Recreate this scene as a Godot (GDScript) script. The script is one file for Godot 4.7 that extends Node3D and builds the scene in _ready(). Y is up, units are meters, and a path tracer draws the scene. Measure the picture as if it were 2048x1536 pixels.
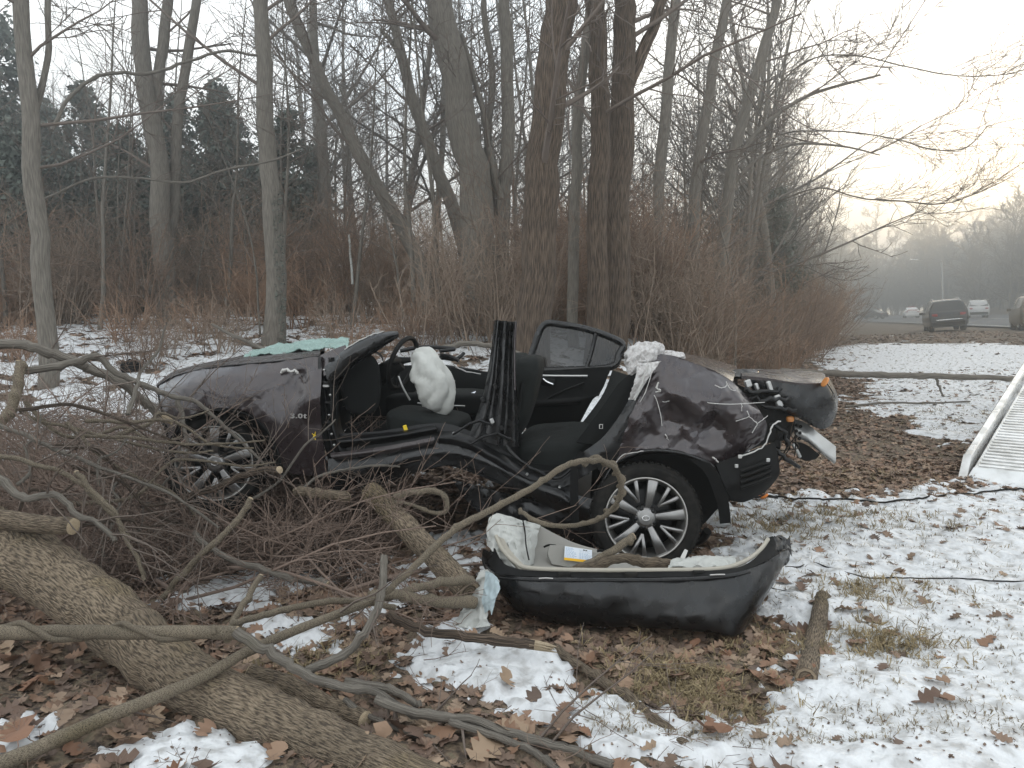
extends Node3D

const F := 1540.4          # focal length of the lens in pixels of a 2048 pixel wide frame
const EYE := Vector3(0, 1.5, 0)
const TILT := 0.0829       # the lens looks down by this angle
var M := {}                # materials
var used := {}             # names that are taken
var n_a := FastNoiseLite.new()
var n_b := FastNoiseLite.new()
var n_c := FastNoiseLite.new()
var rng := RandomNumberGenerator.new()
var blobs := []
var bias_grid := PackedFloat32Array()
var car0: Vector3
var car_in: Vector3
var car_ax: Vector3


func _ready() -> void:
	rng.seed = 7
	# ---- camera, sky, sun, haze, exposure
	var cam := Camera3D.new()
	cam.name = "camera"
	cam.fov = 53.0
	cam.near = 0.05
	cam.far = 900.0
	cam.position = EYE
	cam.rotation.x = -TILT
	add_child(cam)
	cam.current = true
	var env := Environment.new()
	env.background_mode = Environment.BG_SKY
	env.sky = Sky.new()
	env.sky.sky_material = sky_material()
	env.background_energy_multiplier = 1.0
	env.tonemap_mode = Environment.TONE_MAPPER_LINEAR
	env.tonemap_exposure = 2.2
	env.sdfgi_enabled = true
	env.ssao_enabled = true
	env.ssil_enabled = true
	env.volumetric_fog_enabled = true
	env.volumetric_fog_density = 0.0082
	env.volumetric_fog_anisotropy = 0.7
	env.volumetric_fog_albedo = Color(0.93, 0.95, 0.95)
	var we := WorldEnvironment.new()
	we.name = "world_environment"
	we.environment = env
	add_child(we)
	var sun := DirectionalLight3D.new()
	sun.name = "sun"
	sun.light_energy = 0.9
	sun.light_color = Color(1.0, 0.86, 0.66)
	sun.light_angular_distance = 10.0
	sun.shadow_enabled = true
	var az := deg_to_rad(39.0)
	var el := deg_to_rad(6.5)
	sun.look_at_from_position(Vector3.ZERO, -Vector3(sin(az) * cos(el), sin(el), -cos(az) * cos(el)))
	add_child(sun)
	# ---- shared things
	for k in [[n_a, 11, 1.0, 3], [n_b, 23, 1.0, 2], [n_c, 37, 1.0, 4]]:
		var fn: FastNoiseLite = k[0]
		fn.seed = k[1]
		fn.frequency = k[2]
		fn.noise_type = FastNoiseLite.TYPE_SIMPLEX_SMOOTH
		fn.fractal_type = FastNoiseLite.FRACTAL_FBM
		fn.fractal_octaves = k[3]
	make_materials()
	car0 = W(1300, 1010, 4.65)
	var car1 := W(430, 935, 4.9)
	car_ax = Vector3(car1.x - car0.x, 0, car1.z - car0.z).normalized()
	car_in = Vector3(-car_ax.z, 0, car_ax.x)
	if car_in.z > 0.0:
		car_in = -car_in
	# ---- the place
	snow_plan()
	build_ground()
	build_road()
	build_trees()
	build_thicket()
	build_vehicles()
	build_wreck()
	build_roof_shell()
	build_branches()
	build_details()
	build_litter()


# ------------------------------------------------------------------ sight lines and places
func ray(px: float, py: float) -> Vector3:
	var y := -(py - 768.0) / F
	return Vector3((px - 1024.0) / F, y * cos(TILT) - sin(TILT), -cos(TILT) - y * sin(TILT))


func W(px: float, py: float, d: float) -> Vector3:
	return EYE + ray(px, py) * d


func C(px: float, py: float, w: float) -> Vector3:      # a point of the wreck, w metres in from its near side
	var r := ray(px, py)
	return EYE + r * ((w - car_in.dot(EYE - car0)) / car_in.dot(r))


func G(px: float, py: float) -> Vector3:               # the ground there
	var r := ray(px, py)
	var t := 1.4
	while t < 260.0:
		var q := EYE + r * t
		if q.y < hgt(q.x, q.z):
			break
		t += 0.03 + t * 0.01
	var a := t - 0.03 - t * 0.012
	for k in 12:
		var m := (a + t) / 2
		var q := EYE + r * m
		if q.y < hgt(q.x, q.z):
			t = m
		else:
			a = m
	return EYE + r * t


func table(d: float, xs: Array, ys: Array) -> float:
	if d <= xs[0]:
		return ys[0]
	for k in range(1, xs.size()):
		if d < xs[k]:
			var f: float = (d - xs[k - 1]) / (xs[k] - xs[k - 1])
			return lerpf(ys[k - 1], ys[k], f)
	return ys[-1]


const LX := [5.0, 6.0, 7.0, 8.0, 10.0, 12.0, 16.0, 25.0, 60.0, 260.0]
const LY := [0.0, 0.07, 0.24, 0.48, 0.92, 1.22, 1.55, 1.75, 2.3, 5.0]
const RX := [5.0, 8.0, 14.0, 20.0, 32.0, 60.0, 85.0, 114.0, 200.0, 260.0]
const RY := [0.48, 0.5, 0.6, 0.72, 0.95, 1.08, 1.2, 1.3, 1.8, 2.4]


func road_edge(d: float) -> float:
	return 14.8 + 0.3 * d + 0.0006 * maxf(d - 90.0, 0.0) * (d - 90.0)


func hgt(x: float, z: float) -> float:
	var d := -z
	var s := clampf((x - (0.3 + 0.2 * maxf(d - 5.0, 0.0))) / 2.5, 0.0, 1.0)
	s = s * s * (3.0 - 2.0 * s)
	var out := 0.0
	if s < 1.0:
		out += table(d, LX, LY) * (1.0 - s)
	if s > 0.0:
		var u := x - road_edge(d)
		out += s * (table(d, RX, RY) + (0.04 * maxf(u, -12.0) if u < 0.0 else (0.05 * minf(u, 18.0) + 0.12 * maxf(u - 22.0, 0.0))))
	return out


func soil(x: float, z: float) -> float:
	var h := hgt(x, z)
	var far := clampf(1.0 - (-z - 12.0) / 40.0, 0.15, 1.0)
	return h + (n_a.get_noise_2d(x * 1.3, z * 1.3) * 0.05 + n_b.get_noise_2d(x * 7.0 + 31.0, z * 7.0) * 0.014) * far


# ------------------------------------------------------------------ snow
func snow_plan() -> void:
	# picture point of each patch's middle, its radii in metres (across, along) and how much snow (+) or bare ground (-)
	for b in [[1800, 1200, 1.0, 0.9, 0.42], [1920, 1040, 1.2, 1.0, 0.5], [1750, 1400, 0.5, 0.4, 0.4], [1930, 1470, 0.5, 0.4, 0.45], [1640, 1100, 0.5, 0.5, 0.4], [1600, 1170, 0.35, 0.3, 0.4],
			[1450, 1470, 0.35, 0.3, 0.4], [1230, 1500, 0.25, 0.2, 0.4], [1000, 1345, 0.3, 0.3, 0.42], [900, 1310, 0.25, 0.25, 0.4], [1170, 1420, 0.22, 0.3, 0.4], [1850, 1330, 0.4, 0.4, 0.3]]:
		blobs.append([G(b[0], b[1]), b[2], b[3], b[4]])
	for b in [[560, 1160, 0.3, 0.35, 0.45], [420, 1190, 0.35, 0.3, 0.48], [600, 1270, 0.3, 0.25, 0.42], [420, 1495, 0.22, 0.2, 0.5], [30, 1440, 0.25, 0.2, 0.5], [550, 1515, 0.12, 0.12, 0.5],
			[900, 1080, 0.35, 0.35, 0.3], [950, 1130, 0.3, 0.25, 0.36], [830, 1200, 0.3, 0.3, 0.3], [1950, 760, 2.4, 3.0, 0.5], [1850, 700, 3.0, 5.0, 0.55], [1900, 820, 1.8, 2.0, 0.5], [1860, 790, 1.8, 3.0, 0.5], [1900, 708, 3.5, 5.0, 0.5], [1880, 740, 2.6, 3.0, 0.5], [1880, 870, 0.9, 1.0, 0.42]]:
		blobs.append([G(b[0], b[1]), b[2], b[3], b[4]])
	for b in [[1690, 860, 1.1, 2.2, -0.5], [1640, 960, 0.9, 0.9, -0.5], [1780, 930, 0.7, 0.7, -0.4], [1660, 770, 1.7, 4.0, -0.5], [1350, 1370, 0.35, 0.25, -0.42], [1760, 1280, 0.28, 0.25, -0.45], [1830, 1130, 0.25, 0.2, -0.3],
			[1500, 1060, 0.5, 0.5, -0.2], [1560, 1290, 0.35, 0.3, -0.3], [700, 1400, 0.4, 0.35, -0.35], [150, 1300, 0.7, 0.6, -0.5], [300, 1010, 1.2, 0.9, -0.5], [700, 1040, 0.6, 0.4, -0.4], [1000, 1500, 0.5, 0.2, -0.4],
			[1250, 1275, 0.7, 0.16, -0.22], [1450, 680, 3.0, 8.0, -0.5], [1640, 680, 3.0, 8.0, -0.35]]:
		blobs.append([G(b[0], b[1]), b[2], b[3], b[4]])
	bias_grid.resize(240 * 340)
	for j in 340:
		for i in 240:
			bias_grid[j * 240 + i] = plan_at(-10.0 + i * 0.14, -1.0 - j * 0.14)


func plan_at(x: float, z: float) -> float:
	var d := -z
	var s := -0.14
	if x < 0.3 + 0.25 * (d - 5.0) and d > 6.8:
		s = 0.12
	elif d < 8.0 and x > 1.3:
		s = 0.1
	for b in blobs:
		var o: Vector3 = b[0]
		var q: float = ((x - o.x) / b[1]) ** 2 + ((z - o.z) / b[2]) ** 2
		if q < 6.0:
			s += b[3] * exp(-q)
	return s


func snow(x: float, z: float) -> float:                # depth of the snow over the soil; below 0 there is none
	var gx := clampf((x + 10.0) / 0.14, 0.0, 238.9)
	var gz := clampf((-z - 1.0) / 0.14, 0.0, 338.9)
	var i := int(gx)
	var j := int(gz)
	var a := lerpf(bias_grid[j * 240 + i], bias_grid[j * 240 + i + 1], gx - i)
	var b := lerpf(bias_grid[j * 240 + 240 + i], bias_grid[j * 240 + i + 241], gx - i)
	var m := lerpf(a, b, gz - j) + 0.38 * n_c.get_noise_2d(x * 1.5 + 9.0, z * 1.5) + 0.25 * n_b.get_noise_2d(x * 9.0, z * 9.0 + 50.0) + 0.08 * n_b.get_noise_2d(x * 23.0 + 7.0, z * 17.0)
	var d := -z
	if d > 30.0:
		m -= 0.004 * (d - 30.0)
	var u := x - road_edge(d)
	if u > -6.0:
		m -= 0.1 * (u + 6.0)
	return clampf((m - 0.02) * 0.15, -0.05, 0.03)


func top(x: float, z: float) -> float:
	return soil(x, z) + maxf(snow(x, z), 0.0)


# ------------------------------------------------------------------ shape helper
class Buf:
	var v := PackedVector3Array()
	var n := PackedVector3Array()
	var t := PackedVector2Array()
	var c := PackedColorArray()
	var i := PackedInt32Array()
	var col := Color.WHITE

	func put(p: Vector3, nn: Vector3, u: Vector2) -> void:
		v.append(p)
		n.append(nn)
		t.append(u)
		c.append(col)

	func tube(pts: PackedVector3Array, rad: PackedFloat32Array, sides: int, caps := 0, lump := 0.0) -> void:
		var cnt := pts.size()
		if cnt < 2:
			return
		var ax := (pts[1] - pts[0]).normalized()
		var u := ax.cross(Vector3(0.31, 0.12, 0.94) if absf(ax.z) < 0.9 else Vector3.RIGHT).normalized()
		var du := maxf(1.0, roundf(rad[0] * TAU / 0.4))
		var first := v.size()
		var along := 0.0
		for j in cnt:
			if j > 0:
				along += pts[j].distance_to(pts[j - 1])
			var a := (pts[mini(j + 1, cnt - 1)] - pts[maxi(j - 1, 0)]).normalized()
			u = (u - a * u.dot(a)).normalized()
			var w := a.cross(u)
			for k in sides + 1:
				var th := TAU * k / sides
				var r := u * cos(th) + w * sin(th)
				var rr := rad[j]
				if lump > 0.0:
					rr *= 1.0 + lump * (sin(th * 3.0 + j * 0.7) * 0.5 + sin(th * 2.0 - j * 1.3 + pts[0].x * 9.0) * 0.5 + sin(j * 2.1 + th) * 0.3)
				v.append(pts[j] + r * rr)
				n.append(r)
				t.append(Vector2(du * k / sides, along / 0.4))
				c.append(col)
		var s1 := sides + 1
		for j in cnt - 1:
			for k in sides:
				var q := first + j * s1 + k
				i.append_array([q, q + s1, q + 1, q + 1, q + s1, q + s1 + 1])
		for e in 2:
			if caps & (1 << e):
				var j := 0 if e == 0 else cnt - 1
				var a := (pts[0] - pts[1] if e == 0 else pts[cnt - 1] - pts[cnt - 2]).normalized()
				var mid := v.size()
				put(pts[j], a, Vector2.ZERO)
				for k in s1:
					put(v[first + j * s1 + k], a, Vector2(0.1, 0.1))
				for k in sides:
					if e == 0:
						i.append_array([mid, mid + 1 + k, mid + 2 + k])
					else:
						i.append_array([mid, mid + 2 + k, mid + 1 + k])

	func tri(a: Vector3, b: Vector3, d: Vector3, out: Vector3) -> void:
		var nn := (b - a).cross(d - a).normalized()
		var q := v.size()
		if nn.dot(out) < 0.0:
			nn = -nn
			put(a, nn, Vector2(0, 0)); put(b, nn, Vector2(1, 0)); put(d, nn, Vector2(1, 1))
			i.append_array([q, q + 1, q + 2])
		else:
			put(a, nn, Vector2(0, 0)); put(b, nn, Vector2(1, 0)); put(d, nn, Vector2(1, 1))
			i.append_array([q, q + 2, q + 1])

	func quad(a: Vector3, b: Vector3, d: Vector3, e: Vector3, out: Vector3) -> void:
		var nn := (b - a).cross(d - a) + (d - a).cross(e - a)
		nn = nn.normalized()
		var flip := nn.dot(out) < 0.0
		var q := v.size()
		if flip:
			nn = -nn
		put(a, nn, Vector2(0, 0)); put(b, nn, Vector2(1, 0)); put(d, nn, Vector2(1, 1)); put(e, nn, Vector2(0, 1))
		i.append_array([q, q + 1, q + 2, q, q + 2, q + 3] if flip else [q, q + 2, q + 1, q, q + 3, q + 2])

	# a sheet through a grid of points; its shown side faces «out»; with a thickness it is closed to a shell
	func sheet(g: Array, out: Vector3, thick := 0.0, wrap := false) -> void:
		var nr := g.size()
		var nc: int = g[0].size()
		var nm := []
		var sum := Vector3.ZERO
		for r in nr:
			var row := PackedVector3Array()
			for k in nc:
				var ka := k - 1
				var kb := k + 1
				if wrap:
					ka = (k - 1 + nc - 1) % (nc - 1)
					kb = (k + 1) % (nc - 1)
				else:
					ka = maxi(ka, 0)
					kb = mini(kb, nc - 1)
				var du: Vector3 = g[r][kb] - g[r][ka]
				var dv: Vector3 = g[mini(r + 1, nr - 1)][k] - g[maxi(r - 1, 0)][k]
				var q := du.cross(dv).normalized()
				row.append(q)
				sum += q
			nm.append(row)
		var turn := sum.dot(out) < 0.0
		if out == Vector3.ZERO:                          # a closed skin: away from its middle
			var mid := Vector3.ZERO
			for r in nr:
				for k in nc:
					mid += g[r][k] / (nr * nc)
			var s := 0.0
			for r in nr:
				for k in nc:
					s += nm[r][k].dot(g[r][k] - mid)
			turn = s < 0.0
		var sides := [0.0] if thick == 0.0 else [0.0, thick]
		for side in sides.size():
			var first := v.size()
			var back := side == 1
			for r in nr:
				for k in nc:
					var nn: Vector3 = -nm[r][k] if turn else nm[r][k]
					put(g[r][k] - nn * sides[side], -nn if back else nn, Vector2(float(k) / (nc - 1), float(r) / (nr - 1)))
			for r in nr - 1:
				for k in nc - 1:
					var q := first + r * nc + k
					if turn != back:
						i.append_array([q, q + 1, q + nc, q + 1, q + nc + 1, q + nc])
					else:
						i.append_array([q, q + nc, q + 1, q + 1, q + nc, q + nc + 1])
		if thick > 0.0:
			var a0 := v.size() - 2 * nr * nc
			var rim := []
			for k in nc:
				rim.append(k)
			for r in range(1, nr):
				rim.append(r * nc + nc - 1)
			for k in range(nc - 2, -1, -1):
				rim.append((nr - 1) * nc + k)
			for r in range(nr - 2, 0, -1):
				rim.append(r * nc)
			for k in rim.size():
				var p: int = rim[k]
				var q: int = rim[(k + 1) % rim.size()]
				var pa := v[a0 + p]
				var pb := v[a0 + q]
				var mid2: Vector3 = g[nr / 2][nc / 2]
				quad(pa, pb, v[a0 + nr * nc + q], v[a0 + nr * nc + p], (pa + pb) / 2 - mid2)

	func box(o: Vector3, h: Vector3, b := Basis.IDENTITY, bev := 0.01) -> void:
		bev = minf(bev, minf(h.x, minf(h.y, h.z)) * 0.9)
		var P := func(s: Vector3, ax: int) -> Vector3:
			var q := Vector3(s.x * (h.x - bev), s.y * (h.y - bev), s.z * (h.z - bev))
			q[ax] = s[ax] * h[ax]
			return o + b * q
		for ax in 3:
			var a1 := (ax + 1) % 3
			var a2 := (ax + 2) % 3
			for sg in [-1.0, 1.0]:
				var s := []
				for k in [[-1, -1], [1, -1], [1, 1], [-1, 1]]:
					var q := Vector3.ZERO
					q[ax] = sg
					q[a1] = k[0]
					q[a2] = k[1]
					s.append(q)
				var out := Vector3.ZERO
				out[ax] = sg
				quad(P.call(s[0], ax), P.call(s[1], ax), P.call(s[2], ax), P.call(s[3], ax), b * out)
				for sh in [-1.0, 1.0]:                       # the edge along a2 between the faces ax and a1
					var q0 := Vector3.ZERO
					q0[ax] = sg
					q0[a1] = sh
					var q1 := q0
					q0[a2] = -1
					q1[a2] = 1
					quad(P.call(q0, ax), P.call(q1, ax), P.call(q1, a1), P.call(q0, a1), b * (q0 + q1))
		for sx in [-1.0, 1.0]:
			for sy in [-1.0, 1.0]:
				for sz in [-1.0, 1.0]:
					var s := Vector3(sx, sy, sz)
					tri(P.call(s, 0), P.call(s, 1), P.call(s, 2), b * s)

	# a profile (radius, place on the axis) turned round an axis through o
	func lathe(prof: Array, o: Vector3, b: Basis, seg: int) -> void:
		var g := []
		for p in prof:
			var row := PackedVector3Array()
			for k in seg + 1:
				var th := TAU * k / seg
				row.append(o + b * Vector3(cos(th) * p[0], sin(th) * p[0], p[1]))
			g.append(row)
		sheet(g, Vector3.ZERO, 0.0, true)


func crom(p: Array, f: float) -> Vector3:
	var m := p.size() - 1
	var s := clampf(f, 0.0, 1.0) * m
	var k := mini(int(s), m - 1)
	var x := s - k
	var a: Vector3 = p[maxi(k - 1, 0)]
	var b: Vector3 = p[k]
	var c: Vector3 = p[k + 1]
	var d: Vector3 = p[mini(k + 2, m)]
	return 0.5 * (2.0 * b + (c - a) * x + (2.0 * a - 5.0 * b + 4.0 * c - d) * x * x + (3.0 * b - a - 3.0 * c + d) * x * x * x)


# rows of points -> a fine grid through them
func weave(rows: Array, nu: int, nv: int, straight := false) -> Array:
	var fine := []
	for r in rows:
		var line := []
		for k in nu + 1:
			line.append(crom(r, float(k) / nu))
		fine.append(line)
	var g := []
	for j in nv + 1:
		var row := PackedVector3Array()
		for k in nu + 1:
			var colm := []
			for r in fine:
				colm.append(r[k])
			if straight:
				var s := float(j) / nv * (colm.size() - 1)
				var q := mini(int(s), colm.size() - 2)
				row.append(colm[q].lerp(colm[q + 1], s - q))
			else:
				row.append(crom(colm, float(j) / nv))
		g.append(row)
	return g


func smooth(p: Array, cnt: int) -> PackedVector3Array:
	var out := PackedVector3Array()
	for k in cnt + 1:
		out.append(crom(p, float(k) / cnt))
	return out


func taper(a: float, b: float, cnt: int) -> PackedFloat32Array:
	var out := PackedFloat32Array()
	for k in cnt + 1:
		out.append(lerpf(a, b, float(k) / cnt))
	return out


# ------------------------------------------------------------------ things
func numbered(called: String) -> String:
	used[called] = used.get(called, -1) + 1
	return called if used[called] == 0 else "%s_%03d" % [called, used[called]]


func tag(o: Node3D, label: String, category: String, group := "", kind := "") -> Node3D:
	if label:
		o.set_meta("label", label)
	if category:
		o.set_meta("category", category)
	if group:
		o.set_meta("group", group)
	if kind:
		o.set_meta("kind", kind)
	return o


func thing(called: String, at: Vector3, label: String, category: String, group := "") -> Node3D:
	var o := Node3D.new()
	o.name = numbered(called)
	o.position = at
	add_child(o)
	tag(o, label, category, group)
	return o


# commits a Buf as one mesh; «at» is the world place of the origin of its thing
func build(b: Buf, called: String, m: Material, parent: Node3D = null, at := Vector3.ZERO) -> MeshInstance3D:
	var arr := []
	arr.resize(Mesh.ARRAY_MAX)
	if at != Vector3.ZERO:
		for k in b.v.size():
			b.v[k] -= at
	arr[Mesh.ARRAY_VERTEX] = b.v
	arr[Mesh.ARRAY_NORMAL] = b.n
	arr[Mesh.ARRAY_TEX_UV] = b.t
	arr[Mesh.ARRAY_COLOR] = b.c
	arr[Mesh.ARRAY_INDEX] = b.i
	var me := ArrayMesh.new()
	me.add_surface_from_arrays(Mesh.PRIMITIVE_TRIANGLES, arr)
	var o := MeshInstance3D.new()
	o.mesh = me
	o.material_override = m
	if parent == null:
		o.name = numbered(called)
		o.position = at
		add_child(o)
	else:
		o.name = part_name(parent, called)
		parent.add_child(o)
	return o


func part_name(parent: Node, called: String) -> String:
	if not parent.has_node(called):
		return called
	var k := 1
	while parent.has_node("%s_%03d" % [called, k]):
		k += 1
	return "%s_%03d" % [called, k]


func scatter(called: String, me: Mesh, m: Material, where: Array, tint: Array, kind := "stuff") -> MultiMeshInstance3D:
	var mm := MultiMesh.new()
	mm.transform_format = MultiMesh.TRANSFORM_3D
	mm.use_colors = tint.size() > 0
	mm.mesh = me
	mm.instance_count = where.size()
	for k in where.size():
		mm.set_instance_transform(k, where[k])
		if tint.size() > 0:
			mm.set_instance_color(k, tint[k])
	var o := MultiMeshInstance3D.new()
	o.multimesh = mm
	o.material_override = m
	o.name = numbered(called)
	o.set_meta("kind", kind)
	add_child(o)
	return o


# where something stands, told by the trees one can find
func whereabouts(at: Vector3) -> String:
	var px := 1024.0 + F * at.x / -at.z
	var names := ["far left, before the slim grey tree", "between the slim grey tree and the three-stemmed tree", "between the three-stemmed tree and the ivy-clad trunk", "just right of the ivy-clad trunk", "left of the thick pale double tree", "between the pale double tree and the furrowed trunk", "behind the crowded dark pair of trunks", "right of the crowded dark pair", "by the right-leaning grey trees", "right of the leaning grey trees", "at the far right end"]
	var ends := [70, 300, 540, 680, 900, 1060, 1250, 1370, 1500, 1640]
	for k in ends.size():
		if px < ends[k]:
			return names[k]
	return names[-1]


# where something lies on the ground near by, told by the things one can find
func beside(at: Vector3) -> String:
	var best := 1e9
	var name_ := ""
	for q in [[40, 1430, "at the left edge below the wound branch"], [250, 1420, "under the wound branch"], [420, 1500, "by the snow patch left of the big log"], [600, 1400, "behind the big log"], [780, 1340, "by the hooked dark branch"], [900, 1460, "along the three pale branches"], [1000, 1330, "below the splintered branch"], [1200, 1300, "before the severed roof"], [1330, 1420, "by the straw tuft"], [1560, 1300, "left of the short half-buried log"], [1700, 1250, "right of the short half-buried log"], [1900, 1200, "right of the straw patch on the verge"], [1850, 1430, "in the bottom right snow"], [1450, 1490, "right of the rotten log"], [860, 1170, "by the torn airbag"], [80, 900, "at the left edge of the pile"], [250, 950, "in the middle of the pile"], [420, 1040, "before the front wheel"], [620, 1060, "below the front sill"], [300, 1140, "at the near rim of the pile"], [60, 1110, "by the thick log"]]:
		var g := G(q[0], q[1])
		var d := Vector2(g.x - at.x, g.z - at.z).length()
		if d < best:
			best = d
			name_ = q[2]
	return name_


func copy(o: Node3D, called: String, at: Vector3, turn: Basis, label: String, category: String, group: String) -> Node3D:
	var c: Node3D = o.duplicate()
	c.name = numbered(called)
	add_child(c)
	c.transform = Transform3D(turn, at)
	tag(c, label, category, group)
	return c


# ------------------------------------------------------------------ materials
func ntex(freq: float, seed_: int, cols: Array, offs: Array, oct := 4, size := 512, kind := FastNoiseLite.TYPE_SIMPLEX_SMOOTH, normal := 0.0) -> NoiseTexture2D:
	var fn := FastNoiseLite.new()
	fn.seed = seed_
	fn.frequency = freq
	fn.noise_type = kind
	fn.fractal_type = FastNoiseLite.FRACTAL_FBM
	fn.fractal_octaves = oct
	var tx := NoiseTexture2D.new()
	tx.width = size
	tx.height = size
	tx.seamless = true
	tx.noise = fn
	if normal > 0.0:
		tx.as_normal_map = true
		tx.bump_strength = normal
	elif cols.size():
		var g := Gradient.new()
		g.offsets = PackedFloat32Array(offs)
		var pc := PackedColorArray()
		for k in cols:
			pc.append(k)
		g.colors = pc
		tx.color_ramp = g
	return tx


func lin(r: float, g: float, b: float) -> Color:       # a real-world base colour
	return Color(r, g, b).linear_to_srgb()


func mat(called: String, col: Color, rough := 0.8, metal := 0.0, vc := false) -> StandardMaterial3D:
	var m := StandardMaterial3D.new()
	m.resource_name = called
	m.albedo_color = col
	m.roughness = rough
	m.metallic = metal
	m.vertex_color_use_as_albedo = vc
	m.cull_mode = BaseMaterial3D.CULL_DISABLED
	M[called] = m
	return m


func tex(m: StandardMaterial3D, t: Texture2D, bump: Texture2D, depth: float, scale: Vector3, tri := false) -> void:
	if t:
		m.albedo_texture = t
	if bump:
		m.heightmap_enabled = true
		m.heightmap_texture = bump
		m.heightmap_scale = depth
	m.uv1_scale = scale
	if tri:
		m.uv1_triplanar = true
		m.uv1_world_triplanar = true


func make_materials() -> void:
	var grey := ntex(0.02, 5, [], [], 5)
	var fissure := ntex(0.022, 3, [Color(0.2, 0.2, 0.2), Color(0.75, 0.75, 0.75), Color(1, 1, 1)], [0.3, 0.52, 0.8], 5)
	# bark: long upright ridges; the tone ramps from the bottom of a fissure to a weathered ridge
	var bk := ntex(0.024, 3, [lin(0.06, 0.05, 0.042), lin(0.16, 0.135, 0.11), lin(0.25, 0.22, 0.19)], [0.32, 0.5, 0.8], 5)
	var m := mat("bark_brown", lin(0.85, 0.72, 0.62), 0.95, 0.0, true)
	tex(m, bk, fissure, 2.2, Vector3(1.7, 0.13, 1))
	m = mat("bark_grey", lin(0.80, 0.77, 0.72), 0.95, 0.0, true)
	tex(m, ntex(0.016, 8, [lin(0.14, 0.128, 0.115), lin(0.2, 0.185, 0.165), lin(0.26, 0.243, 0.22)], [0.2, 0.5, 0.8], 5), grey, 0.6, Vector3(2.0, 0.22, 1))
	m = mat("bark_log", lin(0.95, 0.88, 0.78), 0.95, 0.0, true)
	tex(m, ntex(0.03, 9, [lin(0.08, 0.064, 0.05), lin(0.24, 0.2, 0.155), lin(0.38, 0.325, 0.26)], [0.24, 0.5, 0.82], 6), ntex(0.03, 9, [], [], 6), 2.0, Vector3(2.6, 0.5, 1))
	m = mat("bark_speckled", lin(0.95, 0.92, 0.85), 0.9, 0.0, true)
	tex(m, ntex(0.075, 12, [lin(0.06, 0.05, 0.04), lin(0.09, 0.075, 0.06), lin(0.24, 0.2, 0.155), lin(0.3, 0.26, 0.2)], [0.26, 0.34, 0.4, 0.75], 2), ntex(0.075, 12, [], [], 3), 0.6, Vector3(1.5, 1.2, 1))
	m = mat("twig", lin(0.15, 0.12, 0.1), 0.95, 0.0, true)
	mat("twig_far", lin(0.13, 0.115, 0.1), 1.0, 0.0, true)
	mat("brush", lin(0.31, 0.2, 0.135), 1.0, 0.0, true)
	mat("pile_twig", lin(0.2, 0.146, 0.116), 1.0, 0.0, true)
	mat("brush_grey", lin(0.28, 0.215, 0.165), 1.0, 0.0, true)
	mat("brush_dark", lin(0.19, 0.13, 0.094), 1.0, 0.0, true)
	mat("evergreen", lin(0.11, 0.128, 0.105), 0.8, 0.0, true)
	m = mat("pale_wood", lin(0.6, 0.42, 0.22), 0.8, 0.0, true)
	tex(m, ntex(0.06, 15, [lin(0.36, 0.27, 0.17), lin(0.6, 0.5, 0.36)], [0.3, 0.7], 4), grey, 0.3, Vector3(3, 0.6, 1))
	m.albedo_color = Color.WHITE
	# ground
	m = mat("soil", Color.WHITE, 1.0)
	tex(m, ntex(0.02, 21, [lin(0.035, 0.026, 0.02), lin(0.1, 0.072, 0.05), lin(0.17, 0.125, 0.085), lin(0.14, 0.12, 0.08)], [0.25, 0.45, 0.6, 0.8], 6, 1024), ntex(0.05, 22, [], [], 5), 2.0, Vector3(0.9, 0.9, 0.9), true)
	m = mat("snow", Color.WHITE, 0.65)
	tex(m, ntex(0.012, 24, [lin(0.38, 0.375, 0.365), lin(0.59, 0.6, 0.61), lin(0.67, 0.68, 0.69)], [0.2, 0.45, 0.7], 6, 1024), ntex(0.03, 25, [], [], 6), 1.6, Vector3(0.7, 0.7, 0.7), true)
	m = mat("asphalt", Color.WHITE, 0.9)
	tex(m, ntex(0.2, 26, [lin(0.06, 0.06, 0.06), lin(0.12, 0.118, 0.115)], [0.3, 0.7], 4), null, 0, Vector3(0.5, 0.5, 0.5), true)
	mat("road_paint", lin(0.7, 0.68, 0.6), 0.7)
	mat("leaf", lin(1, 1, 1), 0.75, 0.0, true)
	mat("grass", lin(1, 1, 1), 0.8, 0.0, true)
	# the wreck
	var dust := ntex(0.01, 31, [Color(0.22, 0.22, 0.22), Color(0.34, 0.34, 0.34), Color(0.62, 0.62, 0.62)], [0.3, 0.6, 0.85], 6)
	m = mat("paint", lin(0.03, 0.0215, 0.0235), 1.0, 0.35)
	m.roughness_texture = dust
	m.clearcoat_enabled = true
	m.clearcoat = 0.8
	m.clearcoat_roughness = 0.09
	m.uv1_triplanar = true
	m.uv1_world_triplanar = true
	m = mat("paint_dusty", lin(0.05, 0.042, 0.042), 0.5, 0.2)
	m.roughness_texture = dust
	m.roughness = 1.0
	m.uv1_triplanar = true
	m.uv1_world_triplanar = true
	m = mat("black_paint", lin(0.006, 0.006, 0.0065), 1.0, 0.0)
	m.roughness_texture = ntex(0.012, 32, [Color(0.18, 0.18, 0.18), Color(0.32, 0.32, 0.32), Color(0.65, 0.65, 0.65)], [0.35, 0.6, 0.82], 6)
	m.uv1_triplanar = true
	m.uv1_world_triplanar = true
	mat("black_metal", lin(0.008, 0.008, 0.0085), 0.38, 0.4)
	m = mat("black_plastic", lin(0.010, 0.010, 0.010), 0.55)
	m = mat("cabin", lin(0.008, 0.0085, 0.0085), 0.8)
	tex(m, null, ntex(0.2, 33, [], [], 3), 0.15, Vector3(3, 3, 3), true)
	m = mat("seat_cloth", lin(0.013, 0.0145, 0.014), 0.75)
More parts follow.
